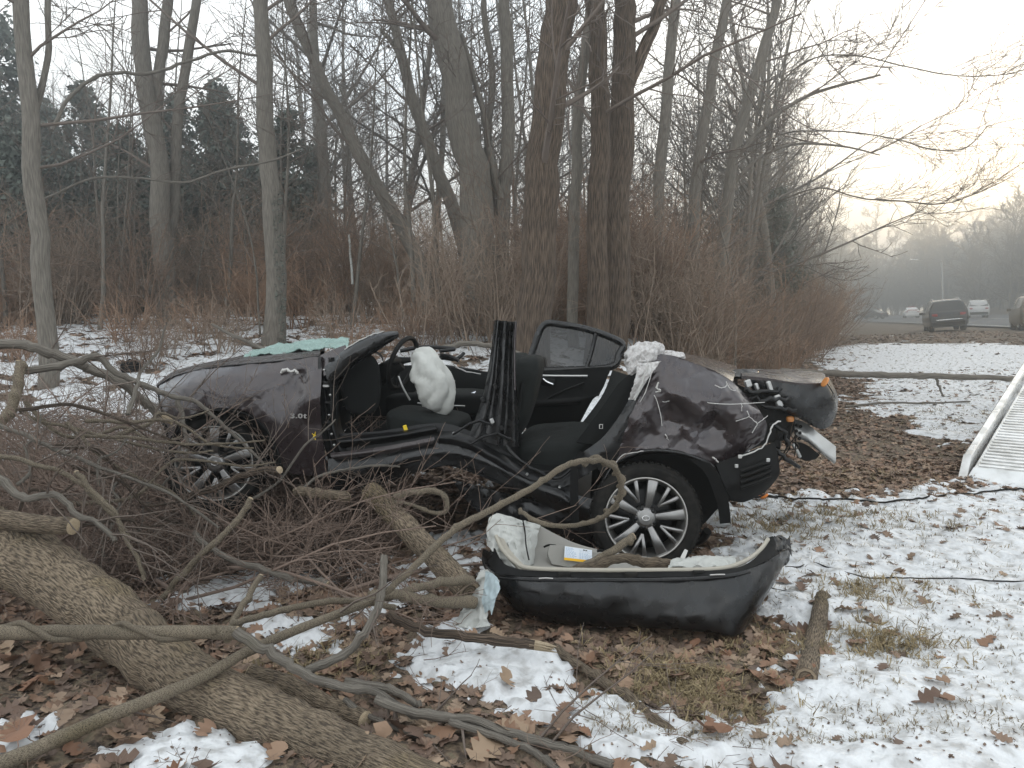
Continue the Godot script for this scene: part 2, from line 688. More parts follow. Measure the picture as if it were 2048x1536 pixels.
	tex(m, null, ntex(0.2, 34, [], [], 3), 0.2, Vector3(4, 4, 4), true)
	m.rim_enabled = true
	m.rim = 0.1
	m = mat("rubber", lin(0.028, 0.027, 0.026), 0.85)
	tex(m, ntex(0.015, 35, [lin(0.012, 0.012, 0.0115), lin(0.026, 0.024, 0.022)], [0.3, 0.7], 5), null, 0, Vector3(2, 2, 2), true)
	m.albedo_color = Color.WHITE
	m = mat("alloy", lin(0.26, 0.255, 0.25), 0.32, 0.9)
	m = mat("alloy_edge", lin(0.4, 0.39, 0.37), 0.35, 0.85)
	mat("steel", lin(0.45, 0.45, 0.44), 0.4, 0.8)
	mat("badge_metal", lin(0.42, 0.41, 0.4), 0.35, 0.7)
	mat("chrome", lin(0.75, 0.75, 0.75), 0.15, 1.0)
	mat("torn_edge", lin(0.45, 0.44, 0.42), 0.6)
	m = mat("airbag", lin(0.44, 0.445, 0.42), 0.85)
	tex(m, null, ntex(0.012, 36, [], [], 3), 0.5, Vector3(2.2, 2.2, 2.2), true)
	m = mat("towel", lin(0.72, 0.7, 0.68), 1.0)
	tex(m, ntex(0.03, 37, [lin(0.38, 0.355, 0.345), lin(0.55, 0.54, 0.53)], [0.3, 0.6], 4), ntex(0.03, 37, [], [], 3), 0.5, Vector3(3, 3, 3), true)
	m.albedo_color = Color.WHITE
	m = mat("headliner", lin(0.29, 0.28, 0.255), 0.95)
	tex(m, null, ntex(0.15, 38, [], [], 4), 0.12, Vector3(3, 3, 3), true)
	mat("beige_trim", lin(0.34, 0.315, 0.265), 0.7)
	m = mat("broken_glass", lin(0.3, 0.5, 0.45), 0.35)
	tex(m, ntex(0.05, 39, [lin(0.16, 0.26, 0.235), lin(0.27, 0.4, 0.36), lin(0.46, 0.55, 0.52)], [0.3, 0.55, 0.8], 3, 512, FastNoiseLite.TYPE_CELLULAR), ntex(0.05, 39, [], [], 3), 0.5, Vector3(4, 4, 4), true)
	m.albedo_color = Color.WHITE
	m = mat("tinted_glass", Color(0.04, 0.045, 0.045, 0.86), 0.06)
	m.transparency = BaseMaterial3D.TRANSPARENCY_ALPHA
	mat("car_glass", lin(0.02, 0.022, 0.024), 0.08)
	for k in ["cabin", "seat_cloth", "black_plastic", "rubber"]:
		M[k].metallic_specular = 0.22
	mat("paper", lin(0.72, 0.75, 0.8), 0.8)
	mat("yellow", lin(0.7, 0.5, 0.02), 0.6)
	mat("pale_blue_cloth", lin(0.36, 0.43, 0.45), 0.9)
	mat("amber", lin(0.55, 0.22, 0.06), 0.25)
	mat("orange", lin(0.75, 0.22, 0.03), 0.5)
	mat("red_lamp", lin(0.3, 0.02, 0.02), 0.25)
	m = mat("aluminium", lin(0.62, 0.62, 0.6), 0.55, 0.45)
	m.roughness_texture = dust
	tex(m, ntex(0.008, 41, [lin(0.45, 0.44, 0.42), lin(0.66, 0.66, 0.65), lin(0.72, 0.72, 0.71)], [0.3, 0.5, 0.8], 6), null, 0, Vector3(0.8, 0.8, 0.8), true)
	m.albedo_color = Color.WHITE
	mat("white_paint", lin(0.7, 0.7, 0.68), 0.35)
	mat("silver_paint", lin(0.45, 0.45, 0.44), 0.35, 0.5)
	mat("dark_paint", lin(0.02, 0.024, 0.026), 0.25)
	mat("tan_paint", lin(0.12, 0.1, 0.07), 0.3, 0.3)
	mat("pole_metal", lin(0.4, 0.4, 0.39), 0.5, 0.4)


func sky_material() -> PanoramaSkyMaterial:
	var fn := FastNoiseLite.new()
	fn.seed = 51
	fn.frequency = 1.3
	fn.noise_type = FastNoiseLite.TYPE_SIMPLEX_SMOOTH
	fn.fractal_type = FastNoiseLite.FRACTAL_FBM
	fn.fractal_octaves = 5
	var im := Image.create_empty(768, 384, false, Image.FORMAT_RGBF)
	for y in 384:
		var e := (0.5 - (y + 0.5) / 384.0) * PI
		for x in 768:
			var a := TAU * (x + 0.5) / 768.0
			var q := Vector3(sin(a) * cos(e), sin(e) * 2.4, cos(a) * cos(e))
			var k := clampf(fn.get_noise_3d(q.x, q.y, q.z) * 1.3 + 0.5, 0.0, 1.0)
			var cl := Color(0.68, 0.75, 0.82).lerp(Color(0.93, 0.945, 0.95), smoothstep(0.15, 0.75, k)) * lerpf(1.22, 0.8, clampf(absf(e) / 1.2, 0.0, 1.0))
			im.set_pixel(x, y, cl)
	var p := PanoramaSkyMaterial.new()
	p.panorama = ImageTexture.create_from_image(im)
	return p


# ------------------------------------------------------------------ ground, snow, road
func field(xs: PackedFloat32Array, zs: PackedFloat32Array, hole: Rect2, soil_b: Buf, snow_b: Buf) -> void:
	var nx := xs.size()
	var nz := zs.size()
	var hs := PackedFloat32Array()
	var ss := PackedFloat32Array()
	hs.resize(nx * nz)
	ss.resize(nx * nz)
	for j in nz:
		for i in nx:
			var x := xs[i]
			var z := zs[j]
			var h := soil(x, z)
			if hole.size.x > 0.0 and hole.has_point(Vector2(x, z)):
				h -= 0.03
			hs[j * nx + i] = h
			ss[j * nx + i] = snow(x, z) if z > -70.0 else -0.05
	var at := PackedInt32Array()
	at.resize(nx * nz)
	for which in 2:
		var b := soil_b if which == 0 else snow_b
		at.fill(-1)
		for j in nz - 1:
			for i in nx - 1:
				var q := j * nx + i
				if hole.size.x > 0.0 and hole.grow(-0.12).has_point(Vector2(xs[i], zs[j])) and hole.grow(-0.12).has_point(Vector2(xs[i + 1], zs[j + 1])):
					continue
				if which == 1 and maxf(maxf(ss[q], ss[q + 1]), maxf(ss[q + nx], ss[q + nx + 1])) < -0.006:
					continue
				var ids := [q, q + 1, q + nx, q + nx + 1]
				for k in ids:
					if at[k] < 0:
						at[k] = b.v.size()
						var kj: int = k / nx
						var ki: int = k % nx
						var l: int = k - 1 if ki > 0 else k
						var r: int = k + 1 if ki < nx - 1 else k
						var f: int = k - nx if kj > 0 else k
						var n: int = k + nx if kj < nz - 1 else k
						var y := hs[k]
						var gx := hs[r] - hs[l]
						var gz := hs[n] - hs[f]
						if which == 1:
							y += ss[k]
							gx += ss[r] - ss[l]
							gz += ss[n] - ss[f]
						var nn := Vector3(-gx / maxf(xs[r % nx] - xs[l % nx], 0.001), 1, -gz / minf(zs[n / nx] - zs[f / nx], -0.001)).normalized()
						b.put(Vector3(xs[ki], y, zs[kj]), nn, Vector2(xs[ki], zs[kj]))
				b.i.append_array([at[q], at[q + nx], at[q + 1], at[q + 1], at[q + nx], at[q + nx + 1]])


func build_ground() -> void:
	var near_soil := Buf.new()
	var near_snow := Buf.new()
	var xs := PackedFloat32Array()
	var zs := PackedFloat32Array()
	var x := -4.6
	while x < 5.4:
		xs.append(x)
		x += 0.028
	var z := -1.4
	while z > -9.0:
		zs.append(z)
		z -= 0.028 if z > -6.0 else 0.04
	var rect := Rect2(xs[0], zs[-1], xs[-1] - xs[0], zs[0] - zs[-1])
	field(xs, zs, Rect2(), near_soil, near_snow)
	# further out the grid widens with the distance
	var fx := PackedFloat32Array()
	for k in range(-190, 231):
		fx.append(6.0 * sinh(k * 0.0205))
	var fz := PackedFloat32Array([30.0, 8.0, 2.0])
	z = -0.6
	while z > -300.0:
		fz.append(z)
		z -= 0.4 if z > -8.0 else 0.03 - z * 0.0105
	field(fx, fz, rect, near_soil, near_snow)
	build(near_soil, "ground", M.soil).set_meta("kind", "structure")
	var s := build(near_snow, "snow_cover", M.snow)
	s.set_meta("kind", "structure")


func build_road() -> void:
	var lines := [["road", 0.0, 17.0, M.asphalt, 0.1], ["road_edge_line", 0.5, 0.62, M.road_paint, 0.106], ["road_lane_line", 8.0, 8.16, M.road_paint, 0.106]]
	for l in lines:
		var g := []
		for k in 90:
			var d := -25.0 + 3.0 * k
			var row := PackedVector3Array()
			for q in 5:
				var x: float = road_edge(d) + lerpf(l[1], l[2], q / 4.0)
				row.append(Vector3(x, hgt(x, -d) + l[4], -d))
			g.append(row)
		var b := Buf.new()
		b.sheet(g, Vector3.UP, 0.0)
		build(b, l[0], l[3]).set_meta("kind", "structure")


# ------------------------------------------------------------------ trees
func limb_path(p: Vector3, dir: Vector3, length: float, cnt: int, wob: float, up: float, r: RandomNumberGenerator) -> Array:
	var pts := [p]
	for k in cnt:
		dir = (dir + Vector3(r.randf_range(-wob, wob), r.randf_range(-wob, wob) + up, r.randf_range(-wob, wob))).normalized()
		p += dir * length / cnt
		pts.append(p)
	return pts


func branchy(b: Buf, p: Vector3, dir: Vector3, length: float, rad: float, level: int, last: int, num: Array, up: float, thin: float, r: RandomNumberGenerator) -> void:
	var cnt: int = [6, 5, 4, 3, 3][level]
	var pts := limb_path(p, dir, length, cnt, [0.1, 0.16, 0.2, 0.25, 0.3][level], up, r)
	b.tube(PackedVector3Array(pts), taper(rad, maxf(rad * 0.3, thin * 0.7), cnt), [7, 5, 3, 3, 3][level])
	if level >= last:
		return
	var n: int = num[level]
	for k in n:
		var f := clampf(lerpf(0.15, 1.0, (k + r.randf()) / n), 0.0, 0.99)
		var s := f * cnt
		var a: Vector3 = pts[int(s)]
		var e: Vector3 = pts[int(s) + 1]
		var ax := (e - a).normalized()
		var side := ax.cross(Vector3(r.randf_range(-1, 1), r.randf_range(-1, 1), r.randf_range(-1, 1))).normalized()
		var ang := r.randf_range(0.45, 1.0)
		branchy(b, a.lerp(e, s - int(s)), ax * cos(ang) + side * sin(ang), length * r.randf_range(0.34, 0.62) * (1.12 - 0.55 * f), maxf(rad * r.randf_range(0.35, 0.5) * (1.1 - 0.5 * f), thin), level + 1, last, num, up, thin, r)


# a bare tree of the woods: trunk and crown about the origin
func bare_tree(seed_: int, height: float, rad: float, forks: int, low: float, num: Array, thin: float, lean: Vector3, last := 2) -> Array:
	var r := RandomNumberGenerator.new()
	r.seed = seed_
	var t := Buf.new()
	var c := Buf.new()
	for q in forks:
		var dir := Vector3(r.randf_range(-0.16, 0.16), 1, r.randf_range(-0.16, 0.16)) * 1.0 + lean
		var pts := limb_path(Vector3(q * rad * 1.5, -0.2, r.randf_range(-0.1, 0.1)), dir.normalized(), height * r.randf_range(0.85, 1.05), 12, 0.05, 0.03, r)
		t.tube(PackedVector3Array(pts), taper(rad / (1.0 + 0.3 * (forks - 1)), rad * 0.12, 12), 8)
		var n: int = num[0]
		for k in n:
			var f := lerpf(low, 0.98, (k + r.randf()) / n)
			var s := f * 12
			var a: Vector3 = pts[int(s)]
			var az := r.randf() * TAU
			var el := r.randf_range(0.25, 0.9)
			branchy(c, a.lerp(pts[mini(int(s) + 1, 12)], s - int(s)), Vector3(cos(az) * cos(el), sin(el), sin(az) * cos(el)) + lean, height * r.randf_range(0.22, 0.42) * (1.25 - 0.8 * f), maxf(rad * 0.4 * (1.1 - f), thin * 1.6), 1, 1 + last, [0, num[1], num[2], num[2]], 0.06, thin, r)
	return [t, c]


func put_tree(parts: Array, called: String, at: Vector3, label: String, group: String, bark: Material, twig: Material) -> Node3D:
	var o := thing(called, at, label, "tree", group)
	build(parts[0], "trunk", bark, o)
	build(parts[1], "crown", twig, o)
	return o


# a tree whose stems follow paths seen from here: each stem = [points, width at the foot, width at the top] in pixels at the distance d
func traced_tree(label: String, d: float, stems: Array, bark: Material, seed_: int, limbs := 10, group := "") -> void:
	var r := RandomNumberGenerator.new()
	r.seed = seed_
	var p0: Array = stems[0][0]
	var at := W(p0[0], p0[1], d)
	at.y = hgt(at.x, at.z) - 0.1
	var o := thing("bare_tree", at, label, "tree", group)
	var c := Buf.new()
	for q in stems.size():
		var p: Array = stems[q][0]
		var ctrl := []
		if q == 0:
			ctrl.append(at)
		for k in range(0, p.size(), 2):
			var w := W(p[k], p[k + 1], d + (0.0 if q == 0 else 0.15 * q))
			if q > 0 or w.y > at.y + 0.35:
				ctrl.append(w)
		# the stem goes on above the picture
		var e: Vector3 = ctrl[-1] - ctrl[-2]
		var lastp: Vector3 = ctrl[-1]
		for k in 3 if p[-1] < 30 else 0:
			lastp += e.normalized() * 1.6 + Vector3(r.randf_range(-0.3, 0.3), 0, r.randf_range(-0.3, 0.3))
			ctrl.append(lastp)
		var cnt := 34
		var pts := smooth(ctrl, cnt)
		var r0: float = stems[q][1] * 0.5 * d / F
		var r1: float = stems[q][2] * 0.5 * d / F
		var rad := taper(r0, r1 * 0.8, cnt)
		if q == 0:
			for k in 4:
				rad[k] *= 1.0 + 0.3 * exp(-k * 0.9)
		for k in cnt + 1:
			pts[k] += Vector3(n_b.get_noise_2d(k * 0.21, seed_ * 3.1 + q), 0, n_b.get_noise_2d(k * 0.21, seed_ * 5.3 + q)) * r0 * 0.35
			rad[k] *= 1.0 + 0.08 * n_b.get_noise_2d(k * 0.4, seed_ * 7.7)
		var b := Buf.new()
		b.tube(pts, rad, 14, 0, 0.03)
		build(b, "trunk", bark, o, at)
		var n: int = limbs if q == 0 else limbs / 2
		for k in n:
			var f := lerpf(0.3, 0.98, (k + r.randf()) / n)
			var az := r.randf() * TAU
			var el := r.randf_range(0.1, 0.9)
			var thick := maxf(r0 * 0.22 * (1.1 - 0.6 * f), 0.012)
			branchy(c, crom(pts, f), Vector3(cos(az) * cos(el), sin(el), sin(az) * cos(el)), r.randf_range(1.2, 3.4), thick, 1, 3, [0, 6, 5, 4], 0.04, 0.0042 + 0.00025 * d, r)
	build(c, "crown", M.twig, o, at)


func build_trees() -> void:
	var bb: Material = M.bark_brown
	var bg: Material = M.bark_grey
	traced_tree("slim grey tree at the far left, in front of the evergreens", 9.0, [[[96, 720, 80, 500, 62, 300, 50, 100, 40, -80], 40, 26], [[58, 260, 95, 120, 100, -40], 14, 9]], bg, 1, 9)
	traced_tree("three-stemmed grey tree in the left woods, forked low down", 14.0, [[[330, 610, 322, 420, 302, 250, 285, 100, 278, -80], 44, 26], [[318, 330, 312, 230, 322, 110, 340, -40], 24, 20], [[330, 540, 338, 470, 346, 420, 357, 240, 372, 120, 402, -60], 24, 18]], bg, 2, 7)
	traced_tree("straight grey tree wound with ivy, standing on the snowy bank behind the hood", 11.5, [[[550, 690, 546, 450, 536, 300, 526, 100, 524, -80], 40, 22]], bg, 3, 9)
	traced_tree("dark tree leaning left across the pale sky, right of the ivy-clad trunk", 14.0, [[[850, 560, 770, 400, 715, 300, 672, 215, 625, 110, 560, -40], 32, 15]], bg, 4, 8)
	traced_tree("thin crooked tree leaning left in the middle of the woods with a broken side stem", 15.0, [[[940, 560, 900, 400, 858, 290, 830, 210, 795, 70, 765, -60], 30, 14], [[800, 110, 780, 80, 762, 60], 12, 9]], bg, 5, 8)
	traced_tree("thick pale tree with two joined stems left of the big brown trunk", 13.0, [[[968, 650, 955, 420, 928, 240, 905, 100, 876, -60], 72, 40], [[985, 560, 1002, 430, 985, 330, 960, 200, 925, 70], 20, 10], [[1000, 620, 1003, 420, 1018, 260, 1012, 120, 1010, -40], 32, 20], [[990, 430, 975, 300, 985, 150, 968, 20], 16, 10]], bg, 6, 9)
	traced_tree("large brown furrowed tree directly behind the wreck", 9.2, [[[1064, 720, 1076, 450, 1092, 250, 1116, 60, 1128, -80], 76, 62], [[1110, 220, 1134, 80, 1160, -60], 24, 18]], bb, 7, 10)
	traced_tree("big dark tree right of the furrowed trunk, left stem of the crowded pair", 10.0, [[[1192, 670, 1196, 450, 1200, 260, 1196, 120, 1182, -60], 46, 34]], bb, 8, 8)
	traced_tree("big dark forked tree behind the rear door, right stem of the crowded pair", 10.4, [[[1232, 670, 1234, 450, 1246, 260, 1252, 80, 1256, -60], 58, 40], [[1258, 170, 1300, 70, 1345, -50], 26, 20], [[1246, 210, 1236, 100, 1240, -40], 22, 16]], bb, 9, 10)
	traced_tree("slender pale trunk showing between the big brown trees", 11.0, [[[1146, 650, 1150, 420, 1154, 250, 1172, 80, 1190, -60], 24, 18]], bg, 10, 6)
	traced_tree("grey tree just right of the crowded dark pair", 14.0, [[[1312, 630, 1316, 420, 1326, 250, 1344, 90, 1358, -60], 26, 20]], bg, 11, 8)
	traced_tree("grey tree leaning gently right above the brown thicket", 15.0, [[[1386, 600, 1390, 400, 1408, 240, 1434, 100, 1466, -60], 26, 16]], bg, 12, 8)
	traced_tree("grey tree leaning farthest right above the brown thicket, with long limbs over the verge", 15.5, [[[1440, 610, 1458, 380, 1490, 220, 1528, 90, 1566, -60], 26, 15], [[1460, 330, 1530, 250, 1620, 190, 1760, 150], 12, 5], [[1450, 400, 1500, 330, 1580, 290, 1680, 292, 1760, 310], 9, 3]], bg, 13, 12)
	# long thin limbs that reach out over the verge
	# woods further back: seven kinds of bare tree, each copied
	var kinds := []
	for k in 7:
		kinds.append(bare_tree(100 + k, [13.0, 11.0, 15.0, 12.0, 9.0, 14.0, 10.0][k], [0.16, 0.12, 0.2, 0.1, 0.09, 0.17, 0.11][k], [1, 2, 1, 1, 2, 1, 3][k], [0.25, 0.15, 0.3, 0.2, 0.1, 0.22, 0.12][k], [[16, 11, 18, 18, 12, 18, 8][k], 7, 5], 0.009, Vector3(0.1, 0, 0) if k % 2 else Vector3.ZERO))
	for k in 3:                                              # broad dense crowns of the far rise
		kinds.append(bare_tree(140 + k, [13.0, 15.0, 11.0][k], 0.2, [2, 1, 2][k], 0.08, [16, 9, 6], 0.035, Vector3.ZERO))
	var shown := {}
	var r := RandomNumberGenerator.new()
	r.seed = 77
	var lab := ["slender bare tree back in the woods", "bare tree along the woods edge", "bare tree of the hazy wooded rise beyond the road"]
	var grp := ["bare trees back in the woods", "bare trees along the woods edge by the verge", "bare trees on the rise beyond the road"]
	var spots := []
	for k in 40:                                             # behind the wreck, thinner to the left
		var d := r.randf_range(19.0, 42.0) if k > 13 else r.randf_range(30.0, 48.0)
		spots.append([(r.randf_range(620, 1500) - 1024.0 if k > 13 else r.randf_range(-60, 620) - 1024.0) / F * d, d, 0, r.randf_range(0.8, 1.2) if k > 13 else r.randf_range(0.55, 0.8)])
	for k in 40:                                             # the edge of the woods that runs along the verge
		var d := lerpf(24.0, 78.0, k / 39.0) + r.randf_range(-1.5, 1.5)
		spots.append([lerpf(5.0, 27.0, clampf((d - 17.0) / 55.0, 0.0, 1.0)) + r.randf_range(-3.5, 1.0), d, 1, r.randf_range(0.75, 1.05)])
	for k in 26:
		var d := r.randf_range(75.0, 150.0)
		spots.append([d * 0.43 + r.randf_range(-14.0, -2.0), d, 1, r.randf_range(0.9, 1.2)])
	for k in 110:                                            # beyond the road
		var d := r.randf_range(70.0, 215.0)
		spots.append([maxf(road_edge(d) + 22.0, 0.0) + r.randf_range(0.0, 45.0), d, 2, r.randf_range(0.95, 1.3)])
	for k in 110:
		var d := r.randf_range(170.0, 250.0)
		spots.append([d * r.randf_range(0.4, 0.72), d, 2, r.randf_range(1.1, 1.6)])
	for k in spots.size():
		var s: Array = spots[k]
		var kind := k % 7 if s[2] < 2 else 7 + k % 3
		var at := Vector3(s[0], hgt(s[0], -s[1]), -s[1])
		if not shown.has(kind):
			shown[kind] = (put_tree(kinds[kind], "bare_tree", at, lab[s[2]] + (", " + whereabouts(at) if s[2] < 2 else ""), grp[s[2]], M.bark_grey, M.twig_far))
			shown[kind].scale = Vector3.ONE * s[3]
		else:
			copy(shown[kind], "bare_tree", at, Basis(Vector3.UP, r.randf() * TAU if s[2] != 1 else r.randf_range(-0.8, 0.8)) * s[3], lab[s[2]] + (", " + whereabouts(at) if s[2] < 2 else ""), "tree", grp[s[2]])
	# saplings that stand among the shrubs
	var sap := []
	for k in 5:
		var t := Buf.new()
		var c := Buf.new()
		var hh: float = [4.5, 5.5, 6.5, 5.0, 7.0][k]
		var pts := limb_path(Vector3(0, -0.1, 0), Vector3(r.randf_range(-0.25, 0.25), 1, 0).normalized(), hh, 9, 0.09, 0.03, r)
		t.tube(PackedVector3Array(pts), taper([0.03, 0.022, 0.04, 0.018, 0.045][k], 0.006, 9), 6)
		for q in 13:
			var f := lerpf(0.2, 0.97, q / 12.0)
			var az := r.randf() * TAU
			branchy(c, crom(pts, f), Vector3(cos(az), r.randf_range(0.2, 1.2), sin(az)).normalized(), hh * r.randf_range(0.14, 0.3), 0.009, 2, 3, [0, 0, 6], 0.05, 0.0045, r)
		sap.append([t, c])
	var first := []
	for k in 74:
		var d := r.randf_range(12.0, 22.0)
		var x := (r.randf_range(-40, 1480) - 1024.0) / F * d
		var at := Vector3(x, hgt(x, -d), -d)
		if first.size() < 5:
			first.append(put_tree(sap[k], "sapling", at, "thin bare sapling in the thicket, " + whereabouts(at), "saplings in the thicket", M.bark_grey, M.twig))
		else:
			copy(first[k % 5], "sapling", at, Basis(Vector3.UP, r.randf() * TAU) * r.randf_range(0.7, 1.15), "thin bare sapling in the thicket, " + whereabouts(at), "tree", "saplings in the thicket")
	# evergreens
	var ev := []
	for k in 3:
		var t := Buf.new()
		var c := Buf.new()
		var hh: float = [5.2, 4.2, 6.0][k]
		var pts := limb_path(Vector3(0, -0.2, 0), Vector3.UP, hh, 8, 0.04, 0.0, r)
		t.tube(PackedVector3Array(pts), taper(0.14, 0.02, 8), 7)
		for q in 54:
			var f := lerpf(0.06, 0.99, q / 54.0)
			var az := r.randf() * TAU
			var p: Vector3 = crom(pts, f)
			var reach := hh * 0.34 * (1.0 - f * 0.86) * r.randf_range(0.6, 1.15)
			var lp := limb_path(p, Vector3(cos(az), r.randf_range(0.0, 0.5), sin(az)), reach, 5, 0.2, 0.05, r)
			t.tube(PackedVector3Array(lp), taper(0.02, 0.006, 5), 3)
			for z in int(110 + 190 * (1.0 - f)):
				var e: Vector3 = crom(lp, r.randf_range(0.2, 1.0)) + Vector3(r.randfn(), r.randfn(), r.randfn()) * 0.13
				var da := Vector3(r.randfn(), r.randfn(), r.randfn()).normalized()
				var db := da.cross(Vector3(r.randfn(), r.randfn(), r.randfn())).normalized()
				var sz := r.randf_range(0.05, 0.11)
				c.col = Color.WHITE * r.randf_range(0.55, 1.35)
				c.tri(e - da * sz, e + da * sz, e + db * sz * 0.9, db.cross(da))
		ev.append([t, c])
	var es := [[30, 24.0, 1.15], [130, 20.0, 0.85], [210, 24.0, 1.05], [265, 19.0, 0.8], [60, 16.0, 0.85], [350, 22.0, 0.95], [430, 21.0, 1.0], [500, 24.0, 1.05], [565, 20.0, 0.8], [625, 24.0, 0.9], [390, 26.0, 1.2], [0, 22.0, 1.3], [95, 26.0, 1.25], [300, 25.0, 1.1], [470, 25.0, 1.1], [-30, 18.0, 1.1], [160, 28.0, 1.25], [1530, 26.0, 0.85], [1480, 30.0, 0.9]]
	var el := ["evergreen in the back row", "dark evergreen among bare trunks"]
	var eshown := []
	for k in es.size():
		var s: Array = es[k]
		var x: float = (s[0] - 1024.0) / F * s[1]
		var at := Vector3(x, hgt(x, -s[1]), -s[1])
		var g := 0 if s[0] < 1000 else 1
		var names := ["evergreens at the back left of the woods", "evergreens right of the wreck"]
		if eshown.size() < 3:
			eshown.append(put_tree(ev[k], "evergreen_tree", at, el[g] + ", " + whereabouts(at), names[g], M.bark_brown, M.evergreen))
			eshown[k].scale = Vector3.ONE * s[2] * 1.1
		else:
			copy(eshown[k % 3], "evergreen_tree", at, Basis(Vector3.UP, r.randf() * TAU) * s[2] * 1.1, el[g] + ", " + whereabouts(at), "tree", names[g])


# ------------------------------------------------------------------ thicket
func shrub(seed_: int, tall: float, stems: int, spread: float, thin: float) -> Buf:
	var r := RandomNumberGenerator.new()
	r.seed = seed_
	var b := Buf.new()
	for k in stems:
		var az := r.randf() * TAU
		var p := Vector3(cos(az), 0, sin(az)) * r.randf() * spread
		b.col = Color(1, 1, 1) * r.randf_range(0.7, 1.3)
		var dir := Vector3(r.randf_range(-0.5, 0.5), 1.0, r.randf_range(-0.5, 0.5)).normalized()
		branchy(b, p - Vector3(0, 0.1, 0), dir, tall * r.randf_range(0.5, 1.0), r.randf_range(0.006, 0.014), 1, 3, [0, 5, 4], 0.0, thin, r)
	return b


func build_thicket() -> void:
	var r := RandomNumberGenerator.new()
	r.seed = 99
	var base := []
	for k in 6:
		base.append(build(shrub(300 + k, [1.5, 2.0, 2.6, 2.2, 1.2, 3.0][k], [26, 30, 30, 26, 22, 26][k], [0.45, 0.6, 0.7, 0.6, 0.5, 0.8][k], 0.0035), "shrub", M.brush))
	var labels := ["leafless shrub on the bank, ", "leafless shrub behind the wreck, ", "leafless shrub beside the verge, "]
	var groups := ["shrubs on the left bank", "shrubs behind the wreck", "shrubs beside the verge"]
	var spots := []
	for k in 86:                                             # the dense band at the top of the bank
		var d := r.randf_range(13.5, 24.0)
		spots.append([(r.randf_range(-80, 900) - 1024.0) / F * d, d, 0, r.randf_range(0.8, 1.25), 9])
	for k in 16:                                             # a few thin ones on the snow
		var d := r.randf_range(8.5, 13.0)
		spots.append([(r.randf_range(-40, 960) - 1024.0) / F * d, d, 0, r.randf_range(0.6, 0.9), 4])
	for k in 64:
		var d := r.randf_range(11.0, 24.0)
		spots.append([(r.randf_range(880, 1420) - 1024.0) / F * d, d, 1, r.randf_range(0.8, 1.2), 9])
	for k in 100:
		var d := r.randf_range(11.0, 55.0)
		var edge: float = table(d, [10.0, 14.0, 20.0, 30.0, 60.0], [2.7, 4.6, 7.6, 12.6, 25.0])
		spots.append([edge - absf(r.randfn()) * 2.0 - 0.3, d, 2, r.randf_range(0.8, 1.25), 9])
	for k in spots.size():
		var s: Array = spots[k]
		var at := Vector3(s[0], hgt(s[0], -s[1]), -s[1])
		var q := k % 6 if s[4] == 9 else 4
		var turn: Basis = Basis(Vector3.UP, r.randf() * TAU) * s[3]
		if k < 6:
			base[k].transform = Transform3D(turn, at)
			tag(base[k], labels[s[2]] + whereabouts(at), "shrub", groups[s[2]])
		else:
			(copy(base[q], "shrub", at, turn, labels[s[2]] + whereabouts(at), "shrub", groups[s[2]]) as MeshInstance3D).material_override = [M.brush, M.brush_grey, M.brush, M.brush_dark][k % 4]


